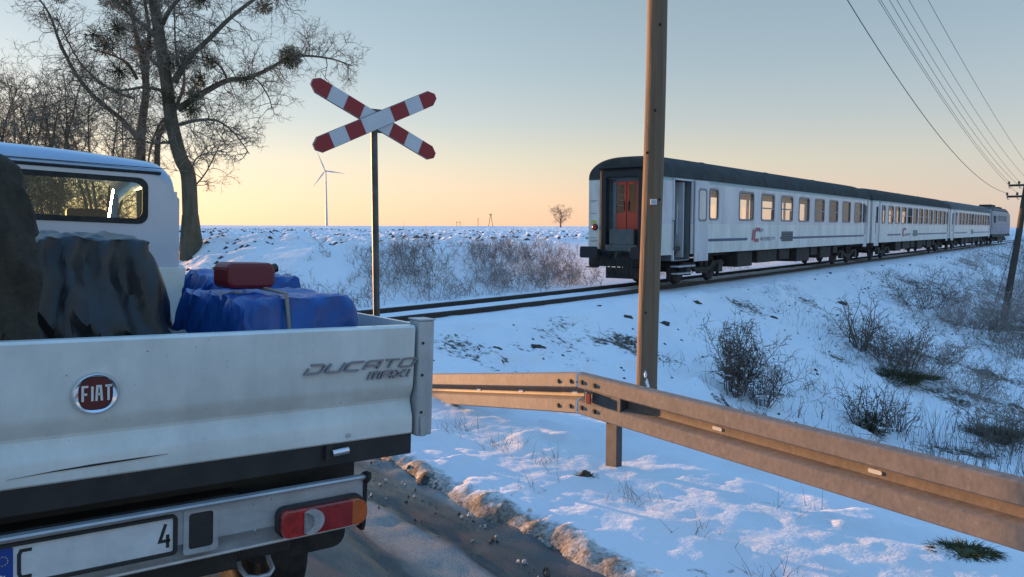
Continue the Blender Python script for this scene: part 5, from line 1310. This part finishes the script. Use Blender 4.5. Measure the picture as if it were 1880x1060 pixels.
shrub('thorn_bush', 'low dark offshoot leaning from the foot of the tall thorny bush', 'bush', 4.85, 14.9, .8, .55, 302, 14, M['twig_bush'], r0=.010, every=.09, L=.3, snow=10)
shrub('sapling', 'thin leafless sapling just right of the tall thorny bush', 'sapling', 5.39, 15.7, .95, .25, 303, 4, M['twig_bush'], r0=.010, every=.16, L=.3, dens=.6)
shrub('sapling', 'short bare twig beside the beam between the two bushes, the left one', 'sapling', 5.6, 14.9, .50, .1, 304, 2, M['twig_bush'], r0=.008, every=.18, L=.15, dens=.5)
shrub('sapling', 'short bare twig beside the beam between the two bushes, the right one', 'sapling', 6.15, 15.1, .42, .1, 305, 2, M['twig_bush'], r0=.008, every=.18, L=.15, dens=.5)
shrub('cut_shrub', 'shrub of upright bare stems on a greenish stump above the rail', 'shrub', 7.17, 15.2, 1.05, .75, 306, 26, M['twig_bush'], r0=.013, every=.16, L=.3, upright=.6, dens=.7, snow=14)
shrub('cut_shrub', 'smaller bare stemmed shrub at the right foot of the greenish stump', 'shrub', 7.95, 15.6, .9, .5, 307, 14, M['twig_bush'], r0=.010, every=.16, L=.28, upright=.6, dens=.7, snow=10)
ball('stump', M['ivy'], (7.17, 15.2, gz(7.17, 15.2)+.12), .28, random.Random(3), 260, None, lf=.10)
tag(bpy.data.objects['stump'], 'green mossy stump in the middle of the upright stemmed shrub', 'stump')
shrub('arching_shrub', 'arching dark stems bent to the right on the slope above the thicket', 'shrub', 9.65, 21.3, 1.5, .9, 308, 14, M['twig_bush'], r0=.02, every=.2, L=.5, upright=.4, dens=.8)
shrub('arching_shrub', 'pair of tall thin dark saplings rising from the thicket', 'shrub', 9.9, 19.2, 1.9, .45, 309, 6, M['twig_bush'], r0=.018, every=.25, L=.5, upright=.9, dens=.6)
for i, (x, y, h, w, n, lab) in enumerate((
        (10.1, 20.3, 1.2, 1.3, 34, 'dense grey thicket left of the snowy track in the ditch'), (11.2, 20.6, 1.0, 1.2, 30, 'grey brown thicket right of the arching stems'),
        (11.6, 19.4, .8, 1.3, 28, 'low brown thicket in front of the snowy ditch track'), (15.7, 29.6, 1.3, 1.8, 34, 'purplish thicket high on the embankment slope'),
        (17.1, 28.6, 1.3, 1.8, 36, 'purplish thicket halfway to the slanted pole'), (18.6, 29.6, 1.3, 1.8, 34, 'purplish thicket next to the foot of the slanted pole'),
        (17.2, 26.0, 1.0, 1.6, 30, 'dark thicket in front of the slanted pole'), (19.2, 27.5, 1.2, 1.8, 30, 'dark thicket at the right edge below the slanted pole'),
        (27.6, 43.0, 2.2, 2.4, 30, 'dark scrub left of the slanted pole near the train'), (38.0, 57.5, 2.6, 3.0, 30, 'dark scrub along the foot of the embankment far right'),
        (25.5, 36.0, 2.2, 2.2, 30, 'tall dark scrub behind the slanted pole'), (44.5, 66.0, 3.0, 3.4, 28, 'farthest scrub at the embankment foot near the wood'),
        (9.9, 15.0, .9, .9, 22, 'brown weeds at the right edge above the guard rail'), (10.4, 16.3, .7, 1.0, 22, 'low brown scrub in the ditch at the right edge'), (30.1, 50.3, 1.3, 1.2, 16, 'sparse bare twigs on the embankment near the locomotive'))):
    shrub('thicket', lab, 'thicket', x, y, h, w*1.15, 400+i, int(n*.95), M['brush'] if i % 3 else M['weed'], r0=.0065 if y < 25 else .011, every=.13 if y < 25 else .24, L=.42 if y < 25 else .8, dens=.8, upright=.25, group='thickets in the ditch')
# weeds and grasses that nobody could count
def weeds(name, pts, m, hmin, hmax, seed, rr, lean=.3, seg=3, k=3, blades=1):
    r_ = random.Random(seed); mb = MB()
    X_ = np.array([p[0] for p in pts]); Y_ = np.array([p[1] for p in pts]); Z_ = ground_z(X_, Y_)
    for x, y, z in zip(X_, Y_, Z_):
        for b in range(blades):
            h = r_.uniform(hmin, hmax); p = Vector((x+r_.gauss(0, .03)*(blades > 1), y+r_.gauss(0, .03)*(blades > 1), z-.03)); d = Vector((r_.gauss(0, lean), r_.gauss(0, lean), 1)).normalized()
            q = curl(p, d, h, seg, r_, .12, -.03); mb.tube(q, [rr*(1-.8*j/seg) for j in range(seg+1)], k, cap=False)
    o = mb.build(name, m); tag(o, kind='stuff'); return o
r_ = random.Random(55); pts = []
while len(pts) < 5000:
    t = r_.uniform(-26, 60) if r_.random() < .75 else r_.uniform(-12, 6); r = -2.0-3.2*r_.random()**.8
    p = C0+TT*t+TN*(r-.004*min(min(t, 0)**2, 400))
    v = float(fbm(np.array([p[0]*.45]), np.array([p[1]*.45]), 70, 3)[0])
    if v > .47 and r_.random() < (v-.40)*5: pts.append((p[0], p[1]))
o = weeds('bank_weeds', pts, M['brush'], .12, .55, 1, .007, lean=.45); tag(o, 'dry grey weeds on the bank beyond the track', None)
pts = []
while len(pts) < 5200:
    r = r_.uniform(3.0, 13.5); t = r_.uniform(-7, 55)**1.0
    p = C0+TT*t+TN*r
    v = float(fbm(np.array([p[0]*.33]), np.array([p[1]*.33]), 71, 3)[0])+.05*(r > 6)
    if v > .50 and r_.random() < (v-.44)*5: pts.append((p[0], p[1]))
o = weeds('slope_weeds', pts, M['weed'], .08, .42, 2, .006, lean=.5); tag(o, 'dry weeds on the embankment slope', None)
pts = []
while len(pts) < 240:
    x, y = r_.uniform(7.5, 11.0), r_.uniform(13.2, 16.0); pts.append((x, y))
o = weeds('ditch_reeds', pts, M['weed'], .3, .9, 3, .006, lean=.12); tag(o, 'thin reeds in the ditch', None)
pts = []
for cx, cy, n in ((-.04, 5.9, 30), (-.42, 6.5, 50), (.75, 4.75, 34), (.24, 5.5, 24), (1.0, 6.6, 14), (1.7, 4.5, 16), (1.25, 3.6, 26), (1.05, 4.15, 14), (2.9, 4.4, 20), (.1, 4.9, 12)):
    for i in range(n): pts.append((cx+r_.gauss(0, .09), cy+r_.gauss(0, .09)))
o = weeds('verge_grass', pts, M['drygrass'], .05, .20, 4, .0022, lean=.7, seg=4); tag(o, 'dry grass blades poking through the snow of the verge', None)
def clod(name, label, x, y, R, seed, m, cat='clod', group=None, grass=0, flat=.6):
    rr2_ = random.Random(seed); z = gz(x, y)
    t = thing(name, label, cat, (x, y, z-.22*R), group=group)
    bm = bmesh.new(); bmesh.ops.create_icosphere(bm, subdivisions=3, radius=R)
    for v in bm.verts:
        k = 1+.45*mnoise.noise(v.co/R*1.6+Vector((seed, 0, 0)))+.2*mnoise.noise(v.co/R*4+Vector((seed, 3, 0))); v.co = Vector((v.co.x*k, v.co.y*k, v.co.z*k*flat))
    me = bpy.data.meshes.new('lump'); bm.to_mesh(me); bm.free(); me.materials.append(m); link('lump', me, t)
    if grass:
        g_ = MB()
        for i in range(grass):
            a = 2*PI*rr2_.random(); q_ = 1.25*R*math.sqrt(rr2_.random()); p = Vector((q_*math.cos(a)*1.35, q_*math.sin(a)*.75, R*flat*.6*max(0, 1-q_/R)))
            d = Vector((math.cos(a)*.9, math.sin(a)*.9-.3, .55+.5*rr2_.random())); pp = curl(p, d, R*(.45+.75*rr2_.random()), 4, rr2_, .16, -.32); g_.tube(pp, [.0020, .0020, .0016, .001, .0004], 3, cap=False)
        g_.build('blades', M['greengrass'], t)['kind'] = 'stuff'
    return t
clod('grass_tussock', 'dark green grass tussock in the snow under the guard rail, bottom right', 2.36, 3.92, .085, 5, M['greengrass'], 'grass tussock', grass=1500, flat=.35)
clod('grass_tussock', 'small dark weedy clump in the snow left of the guard rail post', .50, 5.18, .045, 6, M['earth'], 'grass tussock', grass=120, flat=1.)
def mound(label, x, y, R, seed, n):
    t = thing('olive_tussock', label, 'grass tussock', (x, y, gz(x, y)-.05)); r3 = random.Random(seed); mb = MB()
    for i in range(n):
        a = 2*PI*r3.random(); q_ = R*r3.random()**.6*(1+.35*math.sin(3*a+seed)); p = Vector((q_*math.cos(a)*1.5, q_*math.sin(a), .18*R*(1-q_/R)))
        pp = curl(p, Vector((math.cos(a)*.7+.2, math.sin(a)*.7-.25, .6+.4*r3.random())), R*(.25+.35*r3.random()), 3, r3, .15, -.22); mb.tube(pp, [.006, .005, .004, .001], 3, cap=False)
    mb.build('blades', M['olive'], t)['kind'] = 'stuff'
mound('olive green mound of grass inside the grey thicket', 9.75, 19.5, .62, 7, 1500)
mound('olive green mound of grass in the ditch at the right edge', 10.4, 16.3, .5, 8, 1200)
mound('olive grass mound at the foot of the slanted pole', 19.6, 30.9, .8, 9, 900)
for i, (x, y, R, lab) in enumerate(((5.06, 21.3, .16, 'brown clod on the snow right of the wooden pole near the rails'), (2.71, 18.2, .14, 'brown earth clod left of the wooden pole below the near rail'), (3.66, 18.5, .15, 'flat dark clod touching the right side of the wooden pole'), (.47, 14.8, .16, 'dark clod on the slope above the bend of the guard rail'), (2.2, 19.0, .10, 'small dark clod on the snow near the rear of the train'), (7.4, 22.0, .16, 'dark clod on the embankment below the first coach'), (11.5, 27.0, .22, 'largest dark clod on the embankment below the coach logo'), (-.3, 14.2, .12, 'little clod nearest the truck corner on the snow'))):
    clod('earth_clod', lab, x, y, R, 20+i, M['earth'], group='earth clods on the snow', flat=.45)
# small clods and grass tips peppered over the slope, too many to count
mb = MB(); r_ = random.Random(91); P_ = []
while len(P_) < 900:
    t = r_.uniform(-14, 60); r = r_.uniform(2.2, 9); p = C0+TT*t+TN*r
    v = float(fbm(np.array([p[0]*.5]), np.array([p[1]*.5]), 73, 3)[0])
    if r_.random() < (v-.38)*3: P_.append((p[0], p[1], r_.uniform(.012, .045)*(1+.5*(t > 10))))
Zp = ground_z(np.array([p[0] for p in P_]), np.array([p[1] for p in P_]))
for (x, y, R), z in zip(P_, Zp):
    k = [R*r_.uniform(.6, 1.3) for _ in range(6)]
    a0 = r_.random()*6
    ring = [(x+k[j]*1.5*math.cos(a0+j*PI/3), y+k[j]*math.sin(a0+j*PI/3), z-.02) for j in range(6)]
    n0 = len(mb.v); mb.v += ring+[(x+R*.3, y, z+R*.7), (x-R*.4, y, z+R*.5)]
    mb.f += [(n0, n0+1, n0+6), (n0+1, n0+2, n0+7, n0+6), (n0+2, n0+3, n0+7), (n0+3, n0+4, n0+7), (n0+4, n0+5, n0+6, n0+7), (n0+5, n0, n0+6)]
o = mb.build('clod_scatter', M['earth']); tag(o, 'small clods scattered over the snowy embankment', kind='stuff')
# plough clods on the field
mb = MB(); P_ = []
while len(P_) < 6500:
    d = 6+85*r_.random()**1.4; t = r_.uniform(-40, 30)+d*.3; p = C0+TT*t-TN*d
    if abs(p[0]/p[1]) > .8: continue
    v = float(fbm(np.array([p[0]*.22]), np.array([p[1]*.22]), 75, 3)[0])
    if r_.random() < (v-.36)*3.2: P_.append((p[0], p[1], r_.uniform(.03, .095)*(1+.004*p[1])))
Zp = ground_z(np.array([p[0] for p in P_]), np.array([p[1] for p in P_]))
for (x, y, R), z in zip(P_, Zp):
    k = [R*r_.uniform(.5, 1.4) for _ in range(5)]
    ring = [(x+k[j]*1.6*math.cos(j*1.257), y+k[j]*math.sin(j*1.257), z-.03) for j in range(5)]
    n0 = len(mb.v); mb.v += ring+[(x, y, z+R*.75)]
    mb.f += [(n0+j, n0+(j+1) % 5, n0+5) for j in range(5)]
o = mb.build('field_clods', M['earth']); tag(o, 'dark clods of the ploughed field showing through the snow', kind='stuff')

r_ = random.Random(57); st, nb = MB(), 0
while nb < 150:
    t = r_.uniform(-20, 8) if r_.random() < .7 else r_.uniform(8, 60); r = -2.3-2.3*r_.random(); p = C0+TT*t+TN*(r-.004*min(min(t, 0)**2, 400))
    v = float(fbm(np.array([p[0]*.45]), np.array([p[1]*.45]), 70, 3)[0])
    if v < .50: continue
    z = gz(p[0], p[1])-.03; nb += 1
    for k in range(9):
        a = 2*PI*r_.random(); b = Vector((p[0]+.5*r_.gauss(0, 1), p[1]+.4*r_.gauss(0, 1), z))
        twiggy(st, b, Vector((.5*math.cos(a), .5*math.sin(a), 1)), r_.uniform(.25, .62), .007, 2, r_, .16, .0, .6)
o = st.build('bank_brush', M['brush']); tag(o, 'purple brown brushwood on the bank beyond the track', kind='stuff')
# broken slush and gravel thrown up along the road edge
r_ = random.Random(58); dark_, pale_ = MB(), MB()
for i in range(420):
    g = -1.27+.15*r_.gauss(0, 1); u = r_.uniform(-4.5, 3.5)
    if g < -1.9 or g > -.7: continue
    p = G0+GN*g+GU*u; R = .004+.016*r_.random()**3
    z = max(gz(p[0], p[1]), -.015)
    mb = pale_ if r_.random() < .42 else dark_
    k = [R*r_.uniform(.6, 1.3) for _ in range(6)]; a0 = 6*r_.random()
    low = [(p[0]+k[j]*math.cos(a0+j*PI/3), p[1]+k[j]*math.sin(a0+j*PI/3), z-.01) for j in range(6)]
    top = [(p[0]+.55*k[j]*math.cos(a0+j*PI/3+.3), p[1]+.55*k[j]*math.sin(a0+j*PI/3+.3), z+R*r_.uniform(.5, 1.1)) for j in range(6)]
    n0 = len(mb.v); mb.v += low+top; mb.f += [(n0+j, n0+(j+1) % 6, n0+6+(j+1) % 6, n0+6+j) for j in range(6)]+[tuple(n0+6+j for j in range(6))]
tag(dark_.build('road_grit', mat('road_grit', (.07, .055, .045), .9, n_scale=30, n_col=(.14, .115, .095))), 'grit and mud crumbs along the road edge', kind='stuff')
tag(pale_.build('slush_lumps', mat('slush_lumps', (.62, .60, .57), .8, n_scale=30, n_col=(.42, .38, .34), bump=.4, b_scale=80)), 'dirty snow crumbs along the road edge', kind='stuff')

# low dead growth sprawling between the thickets
r_ = random.Random(61); st, nb = MB(), 0
while nb < 100:
    t = r_.uniform(-6, 34); r = r_.uniform(5.0, 12.0)+.04*t; p = C0+TT*t+TN*r
    v = float(fbm(np.array([p[0]*.3]), np.array([p[1]*.3]), 81, 3)[0])
    if v < .47+.02*(9-r)*(r < 7): continue
    z = gz(p[0], p[1])-.03; nb += 1
    for k in range(7):
        a = 2*PI*r_.random(); b = Vector((p[0]+.5*r_.gauss(0, 1), p[1]+.5*r_.gauss(0, 1), z))
        twiggy(st, b, Vector((.9*math.cos(a), .9*math.sin(a), .8)), r_.uniform(.3, .75), .0065, 2, r_, .2, -.03, .62)
o = st.build('ditch_brush', M['brush']); tag(o, 'sprawling dead brush between the thickets in the ditch', kind='stuff')
